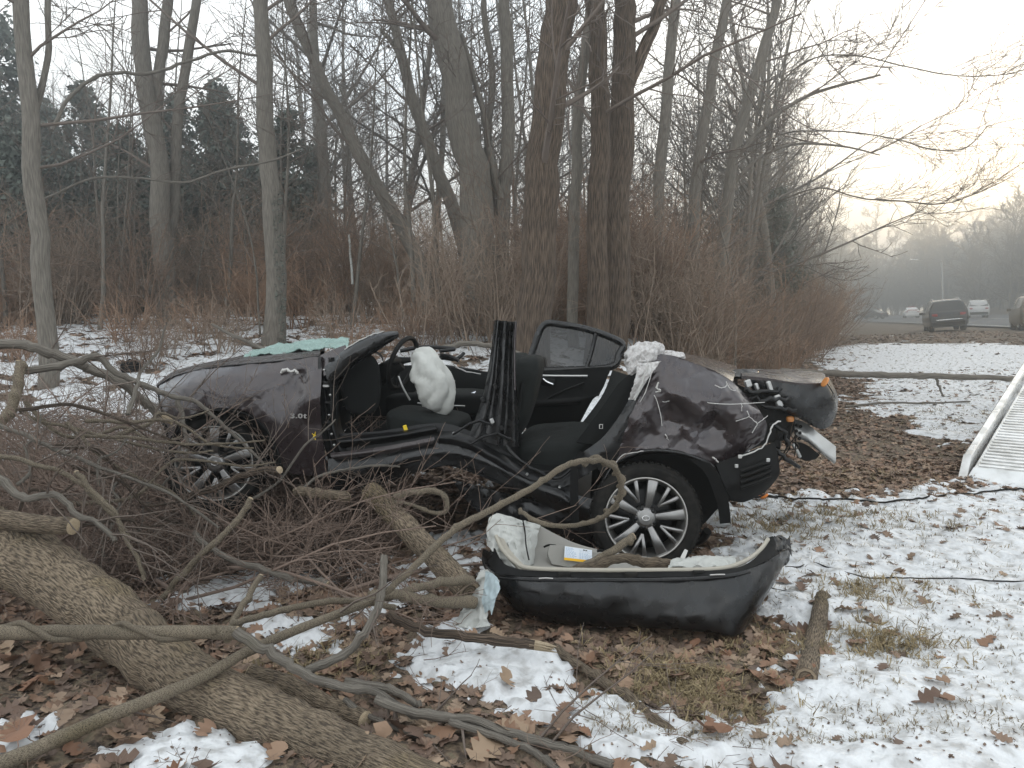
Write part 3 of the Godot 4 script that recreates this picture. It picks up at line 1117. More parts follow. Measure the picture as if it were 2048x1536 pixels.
# ------------------------------------------------------------------ vehicles on the verge and the road
# a car that looks along -z: [place along the length, belt height, roof height, half width at the belt, half width at the roof] from the tail to the nose
func vehicle(called: String, label: String, cat: String, at: Vector3, yaw: float, roll: float, suv: bool, paint: Material, group := "") -> Node3D:
	var o := thing(called, at, label, cat, group)
	o.basis = Basis(Vector3.UP, yaw) * Basis(Vector3.BACK, roll)
	var st := []
	if suv:
		st = [[2.38, 0.72, 0.78, 0.86, 0.8], [2.34, 0.98, 1.04, 0.9, 0.84], [2.24, 1.08, 1.16, 0.94, 0.86], [2.05, 1.12, 1.62, 0.95, 0.72], [1.8, 1.12, 1.72, 0.96, 0.7], [0.9, 1.1, 1.77, 0.97, 0.72], [-0.2, 1.08, 1.75, 0.97, 0.72], [-0.75, 1.06, 1.6, 0.96, 0.74], [-1.15, 1.06, 1.14, 0.95, 0.84], [-1.9, 1.0, 1.06, 0.92, 0.8], [-2.3, 0.85, 0.92, 0.84, 0.74], [-2.38, 0.6, 0.66, 0.78, 0.7]]
	else:
		st = [[2.35, 0.65, 0.7, 0.82, 0.76], [2.3, 0.9, 0.96, 0.86, 0.78], [1.8, 0.95, 1.02, 0.9, 0.78], [1.3, 0.94, 1.2, 0.91, 0.7], [0.85, 0.93, 1.4, 0.91, 0.64], [0.1, 0.92, 1.45, 0.91, 0.64], [-0.4, 0.91, 1.36, 0.91, 0.66], [-1.05, 0.9, 0.98, 0.9, 0.78], [-1.9, 0.82, 0.88, 0.87, 0.76], [-2.3, 0.7, 0.76, 0.78, 0.7], [-2.36, 0.5, 0.56, 0.7, 0.64]]
	var half := func(s: Array) -> Array:
		var b: float = s[3]
		return [Vector2(b * 0.86, 0.26), Vector2(b * 0.98, 0.4), Vector2(b * 1.0, lerpf(0.4, s[1], 0.6)), Vector2(b * 0.985, s[1]), Vector2(lerpf(b, s[4], 0.9), lerpf(s[1], s[2], 0.88)), Vector2(s[4] * 0.86, s[2]), Vector2(0, s[2] + 0.02)]
	var g := []
	for s in st:
		var row := PackedVector3Array()
		var h: Array = half.call(s)
		for k in h.size():
			row.append(Vector3(-h[k].x, h[k].y, s[0]))
		for k in range(h.size() - 2, -1, -1):
			row.append(Vector3(h[k].x, h[k].y, s[0]))
		g.append(row)
	var fine := []
	for j in (st.size() - 1) * 2 + 1:
		var row := PackedVector3Array()
		var a: PackedVector3Array = g[j / 2]
		var c: PackedVector3Array = g[mini(j / 2 + 1, st.size() - 1)]
		for k in a.size():
			row.append(a[k] if j % 2 == 0 else (a[k] + c[k]) / 2)
		fine.append(row)
	var b := Buf.new()
	b.sheet(fine, Vector3.ZERO)
	for e in [0, st.size() - 1]:
		for k in 6:
			b.quad(g[e][k], g[e][k + 1], g[e][11 - k], g[e][12 - k], Vector3(0, 0, 1 if e == 0 else -1))
	build(b, "body", paint, o)
	# panes just proud of the skin
	var pane := func(p: Array, out: Vector3, nm: String, m: Material) -> void:
		var q := Buf.new()
		var off := out * 0.012
		var mid := Vector3.ZERO
		for k in p:
			mid += k / p.size()
		for k in p.size():
			p[k] = p[k].lerp(mid, 0.06) + off
		q.quad(p[0], p[1], p[2], p[3], out)
		build(q, nm, m, o)
	var ra := 2 if suv else 2
	var rb := 3 if suv else 4
	var ga: Array = half.call(st[ra])
	var gb: Array = half.call(st[rb])
	pane.call([Vector3(-ga[4].x, ga[4].y, st[ra][0]), Vector3(ga[4].x, ga[4].y, st[ra][0]), Vector3(gb[4].x, gb[4].y, st[rb][0]), Vector3(-gb[4].x, gb[4].y, st[rb][0])], Vector3(0, 0.4, 0.9).normalized(), "rear_window", M.car_glass)
	var fa := 8 if suv else 7
	var fb := 6 if suv else 6
	ga = half.call(st[fa])
	gb = half.call(st[fb])
	pane.call([Vector3(-ga[4].x, ga[4].y, st[fa][0]), Vector3(ga[4].x, ga[4].y, st[fa][0]), Vector3(gb[4].x, gb[4].y, st[fb][0]), Vector3(-gb[4].x, gb[4].y, st[fb][0])], Vector3(0, 0.6, -0.8).normalized(), "windshield", M.car_glass)
	for sx in [-1.0, 1.0]:
		for w in ([[3, 4], [4, 5], [5, 7]] if suv else [[3, 4], [4, 5], [5, 6]]):
			var ha: Array = half.call(st[w[0]])
			var hb: Array = half.call(st[w[1]])
			pane.call([Vector3(sx * ha[3].x, ha[3].y, st[w[0]][0]), Vector3(sx * hb[3].x, hb[3].y, st[w[1]][0]), Vector3(sx * hb[4].x, hb[4].y, st[w[1]][0]), Vector3(sx * ha[4].x, ha[4].y, st[w[0]][0])], Vector3(sx, 0.3, 0).normalized(), "side_window", M.car_glass)
		var l := Buf.new()
		l.box(Vector3(sx * 0.7, 0.93 if suv else 0.84, st[1][0] - 0.0), Vector3(0.17, 0.07, 0.04), Basis(Vector3.UP, sx * 0.25), 0.02)
		build(l, "tail_light", M.red_lamp, o)
		l = Buf.new()
		l.box(Vector3(sx * 1.04, 1.08 if suv else 0.95, -0.85), Vector3(0.1, 0.075, 0.06), Basis.IDENTITY, 0.03)
		build(l, "mirror", paint, o)
		if suv:
			l = Buf.new()
			l.tube(PackedVector3Array([Vector3(sx * 0.64, 1.74, 1.6), Vector3(sx * 0.64, 1.82, 1.3), Vector3(sx * 0.64, 1.83, 0.2), Vector3(sx * 0.64, 1.77, -0.3)]), taper(0.018, 0.018, 3), 6)
			build(l, "roof_rail", M.steel, o)
		for sz in [1.42, -1.42]:
			var w := Buf.new()
			var wb := Basis(Vector3(0, 0, 1), Vector3(0, 1, 0), Vector3(sx, 0, 0))
			w.lathe([[0.2, 0.02], [0.25, 0.04], [0.33, 0.03], [0.36, -0.02], [0.36, -0.18], [0.3, -0.22], [0.05, -0.22]], Vector3(sx * 0.86, 0.36, sz), wb, 18)
			var tn := build(w, "wheel", M.rubber, o)
			w = Buf.new()
			w.lathe([[0.01, 0.05], [0.08, 0.05], [0.1, 0.02], [0.22, 0.045], [0.24, 0.02]], Vector3(sx * 0.86, 0.36, sz), wb, 15)
			build(w, "rim", M.steel, tn)
	var l := Buf.new()
	l.box(Vector3(0, 0.86 if suv else 0.76, st[1][0] + 0.01), Vector3(0.17, 0.06, 0.012), Basis.IDENTITY, 0.005)
	build(l, "licence_plate", M.white_paint, o)
	if suv:
		l = Buf.new()
		l.box(Vector3(0, 0.66, 2.4), Vector3(0.62, 0.018, 0.02), Basis.IDENTITY, 0.008)
		build(l, "chrome_strip", M.chrome, o)
	l = Buf.new()
	l.box(Vector3(0, 0.44, st[0][0] - 0.02), Vector3(0.78, 0.13, 0.06), Basis.IDENTITY, 0.04)
	build(l, "bumper", M.black_plastic if suv else paint, o)
	return o


func build_vehicles() -> void:
	# 32 m off: rear seen, standing across the slope of the verge
	var p := W(1888, 676, 44.0)
	p.y = hgt(p.x, p.z)
	vehicle("parked_car", "dark green-grey SUV parked on the snowy verge, seen from behind", "car", p, -0.4, 0.09, true, M.dark_paint)
	p = W(2070, 660, 40.0)
	p.y = hgt(p.x, p.z)
	vehicle("parked_car", "dark bronze SUV at the right edge of the picture, partly out of the frame", "car", p, -0.45, 0.05, true, M.tan_paint)
	for s in [[1953, 627, 78.0, -0.45, true, M.silver_paint, "small silver SUV far off on the road, right of the lamp post"], [1822, 639, 105.0, -0.4, false, M.white_paint, "small white car with red markings far off on the road"], [1742, 641, 118.0, 0.5, false, M.dark_paint, "small dark car farthest off on the road, beside the woods edge"]]:
		p = W(s[0], s[1], s[2])
		p.y = hgt(p.x, p.z) + 0.1
		var o := vehicle("distant_car", s[6], "car", p, s[3], 0.03, s[4], s[5], "cars far off on the road")
		if s[5] == M.white_paint:
			var b := Buf.new()
			b.box(Vector3(0, 1.5, 0.2), Vector3(0.5, 0.05, 0.14), Basis.IDENTITY, 0.03)
			build(b, "roof_light_bar", M.red_lamp, o)
			b = Buf.new()
			b.box(Vector3(0, 1.06, 1.7), Vector3(0.6, 0.06, 0.3), Basis.IDENTITY, 0.03)
			build(b, "red_marking", M.red_lamp, o)
	# street lamp
	var d := 92.0
	var at := W(1888, 615, d)
	at.y = hgt(at.x, at.z)
	var o := thing("street_lamp", at, "tall grey street lamp with a long arm beside the far road", "street lamp")
	var top_ := W(1884, 523, d)
	var b := Buf.new()
	b.tube(PackedVector3Array([at, at.lerp(top_, 0.5), top_]), PackedFloat32Array([0.14, 0.11, 0.08]), 8)
	build(b, "pole", M.pole_metal, o, at)
	b = Buf.new()
	var tip := W(1834, 520, d)
	b.tube(smooth([top_, top_.lerp(tip, 0.5) + Vector3(0, 0.25, 0), tip], 8), taper(0.06, 0.04, 8), 6)
	build(b, "arm", M.pole_metal, o, at)
	b = Buf.new()
	b.box(tip + Vector3(-0.35, 0, 0), Vector3(0.45, 0.08, 0.15), Basis.IDENTITY, 0.05)
	build(b, "lamp_head", M.white_paint, o, at)
	flatbed()


func flatbed() -> void:
	var a := G(1922, 962)
	var ax := Vector3(0.648, 0, -0.762)                     # along the bed, up and away
	var across := Vector3(0.762, 0, 0.648)
	ax = (ax * cos(0.195) + Vector3.UP * sin(0.195)).normalized()
	var up := across.cross(ax).normalized()
	if up.y < 0:
		up = -up
	var o := thing("tow_truck_flatbed", a, "tilted aluminium tow truck flatbed reaching down to the snow at the right edge", "flatbed")
	var bs := Basis(across, up, -ax)
	var wd := 2.5
	var ln := 6.0
	var b := Buf.new()
	b.box(a + across * wd / 2 + ax * (ln / 2 + 0.12) + up * 0.02, Vector3(wd / 2 - 0.06, 0.035, ln / 2 - 0.12), bs, 0.006)
	build(b, "deck", M.aluminium, o, a)
	b = Buf.new()
	b.quad(a + across * 0.02 - up * 0.02, a + across * (wd - 0.02) - up * 0.02, a + across * (wd - 0.06) + ax * 0.24 + up * 0.058, a + across * 0.06 + ax * 0.24 + up * 0.058, up)
	b.quad(a + across * 0.02 - up * 0.06, a + across * (wd - 0.02) - up * 0.06, a + across * (wd - 0.02) - up * 0.02, a + across * 0.02 - up * 0.02, -ax)
	build(b, "tail_plate", M.aluminium, o, a)
	var rib: MeshInstance3D = null
	for k in 62:
		var c := a + across * wd / 2 + ax * (0.3 + k * 0.092) + up * 0.06
		if rib == null:
			b = Buf.new()
			b.box(Vector3.ZERO, Vector3(wd / 2 - 0.09, 0.008, 0.017), bs, 0.005)
			rib = build(b, "rib", M.aluminium, o)
			rib.position = c - a
		else:
			var r2: MeshInstance3D = rib.duplicate()
			r2.name = "rib_%03d" % k
			o.add_child(r2)
			r2.position = c - a
	for s in [0.0, wd]:
		b = Buf.new()
		var q: Vector3 = a + across * s
		b.box(q + ax * (ln / 2 + 0.16) + up * 0.07, Vector3(0.035, 0.09, ln / 2 - 0.14), bs, 0.012)
		build(b, "side_rail", M.aluminium, o, a)
		b = Buf.new()
		for e in [-0.035, 0.035]:
			var w: Vector3 = q + across * e
			b.tri(w + ax * 0.02 - up * 0.02, w + ax * 0.3 - up * 0.02, w + ax * 0.3 + up * 0.155, across * signf(e))
		b.quad(q - across * 0.035 + ax * 0.02 - up * 0.018, q + across * 0.035 + ax * 0.02 - up * 0.018, q + across * 0.035 + ax * 0.3 + up * 0.157, q - across * 0.035 + ax * 0.3 + up * 0.157, up)
		build(b, "rail_end", M.aluminium, o, a)
	b = Buf.new()
	var rg := []
	for k in 13:
		var th := TAU * k / 12
		rg.append(a + across * 0.55 + ax * 0.42 + up * 0.075 + across * cos(th) * 0.05 + ax * sin(th) * 0.09)
	b.tube(PackedVector3Array(rg), taper(0.012, 0.012, 12), 5)
	build(b, "key_slot", M.black_metal, o, a)


# ------------------------------------------------------------------ the wreck
func cp(list: Array) -> Array:                          # picture points with a depth into the car -> places
	var out := []
	for k in range(0, list.size(), 3):
		out.append(C(list[k], list[k + 1], list[k + 2]))
	return out


# bends a panel in: dents = [px, py, depth into the car, radius, depth of the dent]; the rest is a fine crumple
func dented(g: Array, dents: Array, crumple := 0.0, scale := 6.0) -> Array:
	var where := []
	for q in dents:
		where.append([C(q[0], q[1], q[2]), q[3], q[4]])
	for r in g.size():
		for k in g[r].size():
			var p: Vector3 = g[r][k]
			var s := 0.0
			for q in where:
				var e: float = p.distance_squared_to(q[0]) / (q[1] * q[1])
				if e < 5.0:
					s += q[2] * exp(-e)
			if crumple > 0.0:
				s += crumple * (1.0 - 2.4 * absf(n_a.get_noise_3d(p.x * scale, p.y * scale, p.z * scale + 3.0)) - 0.5 * absf(n_b.get_noise_3d(p.x * scale * 2.3, p.y * scale * 2.3, p.z * scale * 2.3)))
			g[r][k] = p + car_in * s
	return g


func panel(o: Node3D, at: Vector3, called: String, m: Material, rows: Array, nu: int, nv: int, out: Vector3, thick := 0.012, dents := [], crumple := 0.0, scale := 6.0, straight := false) -> MeshInstance3D:
	var pr := []
	for r in rows:
		pr.append(cp(r))
	var b := Buf.new()
	b.sheet(dented(weave(pr, nu, nv, straight), dents, crumple, scale), out, thick)
	return build(b, called, m, o, at)


func strip(o: Node3D, at: Vector3, called: String, m: Material, pts: Array, wide: float, cnt := 16, sides := 5) -> MeshInstance3D:
	var b := Buf.new()
	var line := smooth(cp(pts), cnt)
	var rad := taper(wide, wide, cnt)
	if m == M.torn_edge or called == "torn_metal":          # a ragged edge
		for k in cnt + 1:
			line[k] += Vector3(n_b.get_noise_2d(k * 0.9, pts[0]), n_b.get_noise_2d(k * 0.9, pts[1]), 0) * wide * 1.3
			rad[k] *= 0.75 + 0.9 * absf(n_b.get_noise_2d(k * 1.3, pts[0] + pts[1]))
	b.tube(line, rad, sides, 3)
	return build(b, called, m, o, at)


func lump(o: Node3D, at: Vector3, called: String, m: Material, mid: Vector3, ax: Vector3, ay: Vector3, az: Vector3, power := 0.6, wrinkle := 0.0, scale := 7.0, seed_ := 0.0) -> MeshInstance3D:
	var g := []
	for j in 33:
		var row := PackedVector3Array()
		var ph := lerpf(-PI / 2, PI / 2, j / 32.0)
		for k in 49:
			var th := TAU * k / 48
			var q := Vector3(cos(ph) * cos(th), sin(ph), cos(ph) * sin(th))
			var f := Vector3(signf(q.x) * pow(absf(q.x), power), signf(q.y) * pow(absf(q.y), power), signf(q.z) * pow(absf(q.z), power))
			var p := mid + ax * f.x + ay * f.y + az * f.z
			if wrinkle > 0.0:
				var kk := k % 48
				var dir := (p - mid).normalized()
				var s := 1.0 - 2.0 * absf(n_b.get_noise_3d(p.x * scale + seed_, p.y * scale, p.z * scale))
				p += dir * wrinkle * (s + 0.6 * n_c.get_noise_3d(p.x * scale * 2.0, p.y * scale * 2.0 + seed_, p.z * scale * 2.0))
			row.append(p)
		g.append(row)
	var b := Buf.new()
	b.sheet(g, Vector3.ZERO, 0.0, true)
	return build(b, called, m, o, at)


func wheel(o: Node3D, at: Vector3, hub: Vector3, face: Vector3, ro: float, rr: float, turn: float) -> void:
	var up := Vector3.UP
	var ax := face.normalized()
	var ux := up.cross(ax).normalized()
	up = ax.cross(ux).normalized()
	var bs := Basis(ux, up, ax)
	var b := Buf.new()
	b.lathe([[rr - 0.005, 0.03], [rr + 0.006, 0.045], [rr + 0.02, 0.05], [lerpf(rr, ro, 0.6), 0.062], [ro - 0.022, 0.045], [ro - 0.006, 0.02], [ro, -0.02], [ro, -0.15], [ro - 0.012, -0.19], [lerpf(rr, ro, 0.6), -0.215], [rr, -0.19]], hub, bs, 56)
	var w := build(b, "wheel", M.rubber, o, at)
	b = Buf.new()
	for k in 60:                                            # tread blocks at the shoulder
		var th := TAU * k / 60
		var dir := bs * Vector3(cos(th), sin(th), 0)
		b.box(hub + dir * (ro - 0.001) - ax * 0.06, Vector3(0.006, ro * 0.035, 0.075), Basis(dir, ax.cross(dir), ax), 0.003)
	build(b, "tread", M.rubber, w, at)
	b = Buf.new()
	b.lathe([[rr + 0.004, 0.036], [rr + 0.002, 0.05], [rr - 0.008, 0.05], [rr - 0.014, 0.03], [rr - 0.03, -0.03], [rr - 0.035, -0.17]], hub, bs, 56)
	build(b, "rim", M.alloy_edge, w, at)
	b = Buf.new()
	b.lathe([[0.01, -0.1], [rr - 0.09, -0.1], [rr - 0.06, -0.13], [rr - 0.034, -0.16]], hub, bs, 40)
	build(b, "brake_disc", M.black_metal, w, at)
	for k in 15:
		var pair := k % 3 != 0
		var th := turn + TAU * (k / 3) / 5.0 + (0.0 if not pair else (0.46 if k % 3 == 1 else 0.8))
		var dr := bs * Vector3(cos(th), sin(th), 0)
		var tn := bs * Vector3(-sin(th), cos(th), 0)
		var mid := bs * Vector3(cos(turn + TAU * (k / 3) / 5.0 + 0.63), sin(turn + TAU * (k / 3) / 5.0 + 0.63), 0)
		var g := []
		for j in 9:
			var f := j / 8.0
			var c: Vector3 = hub + dr * lerpf(0.055, rr - 0.012, f)
			if pair:
				c = hub + (mid * 0.1).lerp(dr * (rr - 0.012), f)
			var wd := lerpf(0.018, 0.036, f) if not pair else lerpf(0.009, 0.014, f)
			var dep := lerpf(0.012, 0.028, f) + 0.014 * sin(f * PI)
			var row := PackedVector3Array()
			for q in [[-1.0, -0.035], [-1.0, -0.008], [-0.72, 0.0], [0.72, 0.0], [1.0, -0.008], [1.0, -0.035]]:
				row.append(c + tn * wd * q[0] + ax * (dep + q[1]))
			g.append(row)
		var s := Buf.new()
		s.sheet(g, ax)
		build(s, "spoke", M.alloy, w, at)
	b = Buf.new()
	b.lathe([[0.075, -0.03], [0.072, 0.008], [0.05, 0.022], [0.046, 0.026], [0.04, 0.028], [0.002, 0.03]], hub, bs, 30)
	build(b, "hub_cap", M.alloy, w, at)
	b = Buf.new()
	var ring := []
	for k in 17:
		var th := TAU * k / 16
		ring.append(hub + bs * Vector3(cos(th) * 0.022, sin(th) * 0.014, 0.032))
	b.tube(PackedVector3Array(ring), taper(0.0028, 0.0028, 16), 5)
	b.tri(hub + bs * Vector3(-0.01, -0.012, 0.034), hub + bs * Vector3(-0.003, -0.012, 0.034), hub + bs * Vector3(0, 0.008, 0.034), ax)
	b.tri(hub + bs * Vector3(0.01, -0.012, 0.034), hub + bs * Vector3(0.003, -0.012, 0.034), hub + bs * Vector3(0, 0.008, 0.034), ax)
	build(b, "emblem", M.chrome, w, at)
	for k in 5:
		var th := turn + TAU * k / 5.0 + 0.63
		b = Buf.new()
		b.lathe([[0.014, -0.02], [0.014, 0.012], [0.011, 0.018], [0.001, 0.019]], hub + bs * Vector3(cos(th) * 0.058, sin(th) * 0.058, 0.004), bs, 8)
		build(b, "lug_nut", M.black_metal, w, at)


func build_wreck() -> void:
	var at := C(900, 1040, 0.9)
	at.y = 0.05
	var o := thing("wrecked_car", at, "dark maroon sedan wreck with its roof cut off, lying among fallen branches", "car")
	var face := -car_in
	var bl: Material = M.black_metal
	# front fender, from the seam of the hood down to the arch and the sill: columns from front to back
	var cols := [[318, 770, 0.3, 320, 800, 0.16, 332, 845, 0.1, 338, 880, 0.08], [345, 754, 0.22, 348, 780, 0.1, 356, 812, 0.04, 362, 842, 0.03], [382, 741, 0.18, 386, 765, 0.06, 392, 795, 0.02, 396, 824, 0.01],
		[430, 733, 0.16, 432, 758, 0.05, 438, 788, 0.01, 442, 816, 0.0], [478, 728, 0.15, 482, 756, 0.04, 488, 790, 0.0, 492, 823, 0.0], [520, 725, 0.14, 522, 760, 0.03, 526, 805, 0.0, 528, 850, 0.01],
		[548, 722, 0.14, 550, 765, 0.03, 552, 830, 0.0, 553, 895, 0.02], [572, 720, 0.13, 574, 770, 0.03, 574, 850, 0.01, 572, 940, 0.04], [606, 716, 0.13, 608, 768, 0.02, 610, 850, 0.01, 610, 950, 0.05], [644, 712, 0.13, 642, 766, 0.02, 640, 850, 0.02, 656, 952, 0.06]]
	panel(o, at, "fender", M.paint, cols, 22, 54, face, 0.014, [[585, 775, 0.03, 0.09, 0.05], [620, 800, 0.03, 0.07, -0.02], [555, 800, 0.02, 0.1, 0.025], [600, 750, 0.05, 0.05, 0.03], [480, 770, 0.03, 0.12, 0.012], [632, 850, 0.0, 0.1, 0.02]], 0.006, 5.0)
	# the rim of the arch and the liner in it
	strip(o, at, "arch_edge", M.black_plastic, [345, 900, 0.03, 362, 846, 0.03, 396, 828, 0.02, 442, 820, 0.01, 492, 828, 0.01, 530, 856, 0.01, 553, 900, 0.02, 566, 950, 0.04], 0.008, 30)
	panel(o, at, "arch_liner", M.black_plastic, [[345, 900, 0.04, 362, 846, 0.05, 396, 826, 0.05, 442, 818, 0.04, 492, 828, 0.04, 530, 856, 0.04, 553, 900, 0.04, 566, 950, 0.05], [360, 910, 0.4, 375, 865, 0.4, 400, 845, 0.4, 440, 838, 0.4, 485, 845, 0.4, 515, 868, 0.4, 535, 905, 0.4, 545, 950, 0.4], [385, 915, 0.6, 395, 900, 0.6, 410, 890, 0.6, 440, 885, 0.6, 470, 890, 0.6, 490, 905, 0.6, 500, 925, 0.6, 510, 950, 0.6]], 30, 10, face, 0.0)
	# hood
	panel(o, at, "hood", M.paint_dusty, [[312, 772, 0.34, 345, 753, 0.24, 400, 738, 0.19, 470, 729, 0.17, 560, 721, 0.16, 640, 711, 0.16], [313, 768, 0.5, 345, 746, 0.45, 400, 731, 0.45, 470, 718, 0.45, 560, 708, 0.45, 640, 700, 0.45], [318, 764, 0.9, 350, 742, 0.9, 405, 727, 0.9, 475, 713, 0.9, 560, 702, 0.9, 645, 694, 0.9], [325, 764, 1.5, 355, 745, 1.5, 410, 731, 1.5, 480, 717, 1.5, 565, 706, 1.5, 650, 697, 1.5]], 40, 16, Vector3.UP, 0.02, [], 0.004, 3.0)
	strip(o, at, "hood_seam", bl, [318, 771, 0.3, 345, 754, 0.21, 400, 739, 0.165, 470, 730, 0.145, 560, 722, 0.135, 640, 712, 0.135], 0.005, 24)
	panel(o, at, "front_end", M.black_plastic, [[312, 772, 0.34, 318, 764, 0.9, 325, 764, 1.5], [322, 830, 0.3, 326, 825, 0.9, 332, 815, 1.5], [338, 900, 0.3, 340, 890, 0.9, 345, 870, 1.5], [350, 960, 0.3, 350, 945, 0.9, 352, 925, 1.5]], 12, 12, car_ax, 0.02, [], 0.012)
	panel(o, at, "headlight", M.car_glass, [[322, 800, 0.24, 350, 790, 0.08], [330, 825, 0.2, 352, 825, 0.06]], 6, 6, face, 0.01)
	strip(o, at, "torn_fender_edge", M.torn_edge, [563, 744, 0.06, 570, 740, 0.05, 580, 742, 0.04, 592, 741, 0.05, 597, 748, 0.05], 0.011, 12)
	# the far fender and the engine bay beneath the hood
	panel(o, at, "far_fender", M.paint, [[325, 765, 1.52, 480, 719, 1.52, 650, 699, 1.52], [360, 860, 1.75, 480, 840, 1.75, 650, 840, 1.75]], 10, 6, car_in, 0.015)
	# hinge pillar with its hinges and bolts
	panel(o, at, "hinge_pillar", bl, [[642, 714, 0.1, 642, 770, 0.04, 645, 850, 0.05, 664, 930, 0.07], [650, 714, 0.16, 650, 770, 0.1, 654, 850, 0.11, 672, 915, 0.1], [663, 716, 0.05, 662, 770, 0.06, 666, 850, 0.07, 684, 905, 0.07], [678, 712, 0.18, 676, 770, 0.2, 682, 850, 0.2, 700, 890, 0.16]], 24, 18, face, 0.02, [], 0.006, 12.0)
	for q in [[652, 765, 0.05], [652, 772, 0.05], [654, 845, 0.06], [655, 858, 0.06], [656, 805, 0.06]]:
		var b := Buf.new()
		b.box(C(q[0], q[1], q[2]), Vector3(0.02, 0.009, 0.012), Basis(Vector3.UP, 0.1), 0.004)
		build(b, "hinge", M.steel if q[1] == 772 else bl, o, at)
	for q in [[648, 740], [660, 790], [658, 830], [663, 868], [668, 890]]:
		var b := Buf.new()
		b.lathe([[0.008, -0.005], [0.007, 0.006], [0.001, 0.007]], C(q[0], q[1], 0.045), Basis(car_ax, Vector3.UP, face), 8)
		build(b, "bolt", M.steel, o, at)
	# cowl behind the hood, bent front pillar
	panel(o, at, "cowl", M.paint, [[640, 711, 0.14, 668, 698, 0.12, 690, 690, 0.12], [648, 752, 0.05, 672, 735, 0.05, 700, 722, 0.05]], 12, 10, face, 0.012, [], 0.004)
	panel(o, at, "front_pillar", M.black_paint, [[648, 735, 0.06, 690, 698, 0.08, 740, 672, 0.12, 775, 663, 0.16, 795, 662, 0.18], [652, 752, 0.02, 692, 712, 0.03, 742, 684, 0.08, 777, 670, 0.12, 797, 667, 0.16], [660, 772, 0.04, 700, 730, 0.06, 748, 699, 0.1, 780, 679, 0.14, 797, 673, 0.17], [668, 778, 0.14, 704, 736, 0.16, 752, 704, 0.2, 782, 684, 0.2, 796, 675, 0.2]], 34, 12, face, 0.014, [], 0.005, 14.0)
	strip(o, at, "pillar_seal", M.torn_edge, [690, 699, 0.075, 706, 688, 0.09, 726, 677, 0.11, 745, 669, 0.13, 768, 663, 0.16], 0.0045, 14)
	# windshield glass, peeled onto the hood
	var b := Buf.new()
	var gr := weave([cp([486, 719, 0.5, 550, 712, 0.46, 605, 706, 0.45, 652, 703, 0.42, 696, 699, 0.4]), cp([500, 711, 1.0, 550, 702, 0.95, 605, 694, 0.9, 655, 689, 0.85, 698, 687, 0.8]), cp([520, 706, 1.25, 560, 694, 1.2, 610, 686, 1.15, 658, 682, 1.1, 694, 681, 1.0])], 34, 16)
	for r in gr.size():
		for k in gr[r].size():
			var p: Vector3 = gr[r][k]
			gr[r][k] = p + Vector3(0, 0.022 + 0.024 * n_b.get_noise_2d(p.x * 5.0, p.z * 5.0) + 0.012 * n_b.get_noise_2d(p.x * 19.0, p.z * 19.0), 0)
	b.sheet(gr, Vector3.UP, 0.006)
	var wsg := thing("windshield_glass", C(600, 705, 0.8), "crumpled greenish windshield glass lying on the hood of the wreck", "windshield")
	build(b, "glass_sheet", M.broken_glass, wsg, wsg.position)
	# dashboard, its egg-shaped end, firewall, floor
	panel(o, at, "dashboard", M.cabin, [[686, 722, 0.2, 720, 706, 0.22, 760, 712, 0.25, 768, 760, 0.28, 740, 812, 0.28, 700, 830, 0.25], [690, 718, 0.9, 722, 702, 0.9, 762, 708, 0.9, 766, 750, 0.9, 745, 795, 0.9, 705, 815, 0.9], [690, 718, 1.6, 722, 702, 1.6, 762, 708, 1.6, 764, 745, 1.6, 748, 785, 1.6, 708, 800, 1.6]], 26, 14, face + Vector3.UP, 0.0)
	lump(o, at, "dashboard_end", M.cabin, C(722, 768, 0.2), car_ax * 0.13, Vector3.UP * 0.2, car_in * 0.025, 0.7)
	panel(o, at, "firewall", M.cabin, [[672, 716, 0.15, 680, 714, 0.9, 690, 712, 1.65], [676, 880, 0.12, 690, 860, 0.9, 705, 845, 1.65]], 8, 8, -car_ax, 0.03)
	panel(o, at, "floor", M.cabin, [[672, 885, 0.1, 780, 872, 0.1, 870, 862, 0.1, 960, 890, 0.1, 1060, 925, 0.1, 1180, 940, 0.12], [690, 862, 0.9, 790, 852, 0.9, 880, 845, 0.9, 960, 868, 0.9, 1060, 900, 0.9, 1170, 905, 0.9], [700, 845, 1.7, 790, 838, 1.7, 880, 832, 1.7, 960, 848, 1.7, 1060, 870, 1.7, 1160, 880, 1.7]], 40, 14, Vector3.UP, 0.03, [], 0.01)
	# steering wheel and the bag that came out of it
	var hub := C(806, 726, 0.42)
	var sw := Basis(Vector3.UP, -0.35) * Basis(Vector3.BACK, -0.3)
	b = Buf.new()
	var ring := []
	for k in 33:
		var th := TAU * k / 32
		ring.append(hub + sw * Vector3(0, cos(th) * 0.175, sin(th) * 0.175))
	b.tube(PackedVector3Array(ring), taper(0.016, 0.016, 32), 9)
	var st := build(b, "steering_wheel", M.black_plastic, o, at)
	b = Buf.new()
	for e in [Vector3(0, -0.17, 0), Vector3(0, 0.02, 0.17), Vector3(0, 0.02, -0.17)]:
		b.tube(PackedVector3Array([hub + sw * Vector3(-0.04, 0, 0), hub + sw * e]), PackedFloat32Array([0.03, 0.012]), 6)
	build(b, "spokes", M.black_plastic, st, at)
	b = Buf.new()
	b.tube(PackedVector3Array([hub + sw * Vector3(-0.02, 0, 0), C(758, 752, 0.42)]), PackedFloat32Array([0.055, 0.07]), 12, 3)
	build(b, "steering_column", M.black_plastic, o, at)
	strip(o, at, "column_trim", M.steel, [797, 752, 0.3, 806, 775, 0.3, 820, 800, 0.32], 0.007, 8)
	airbag(o, at)
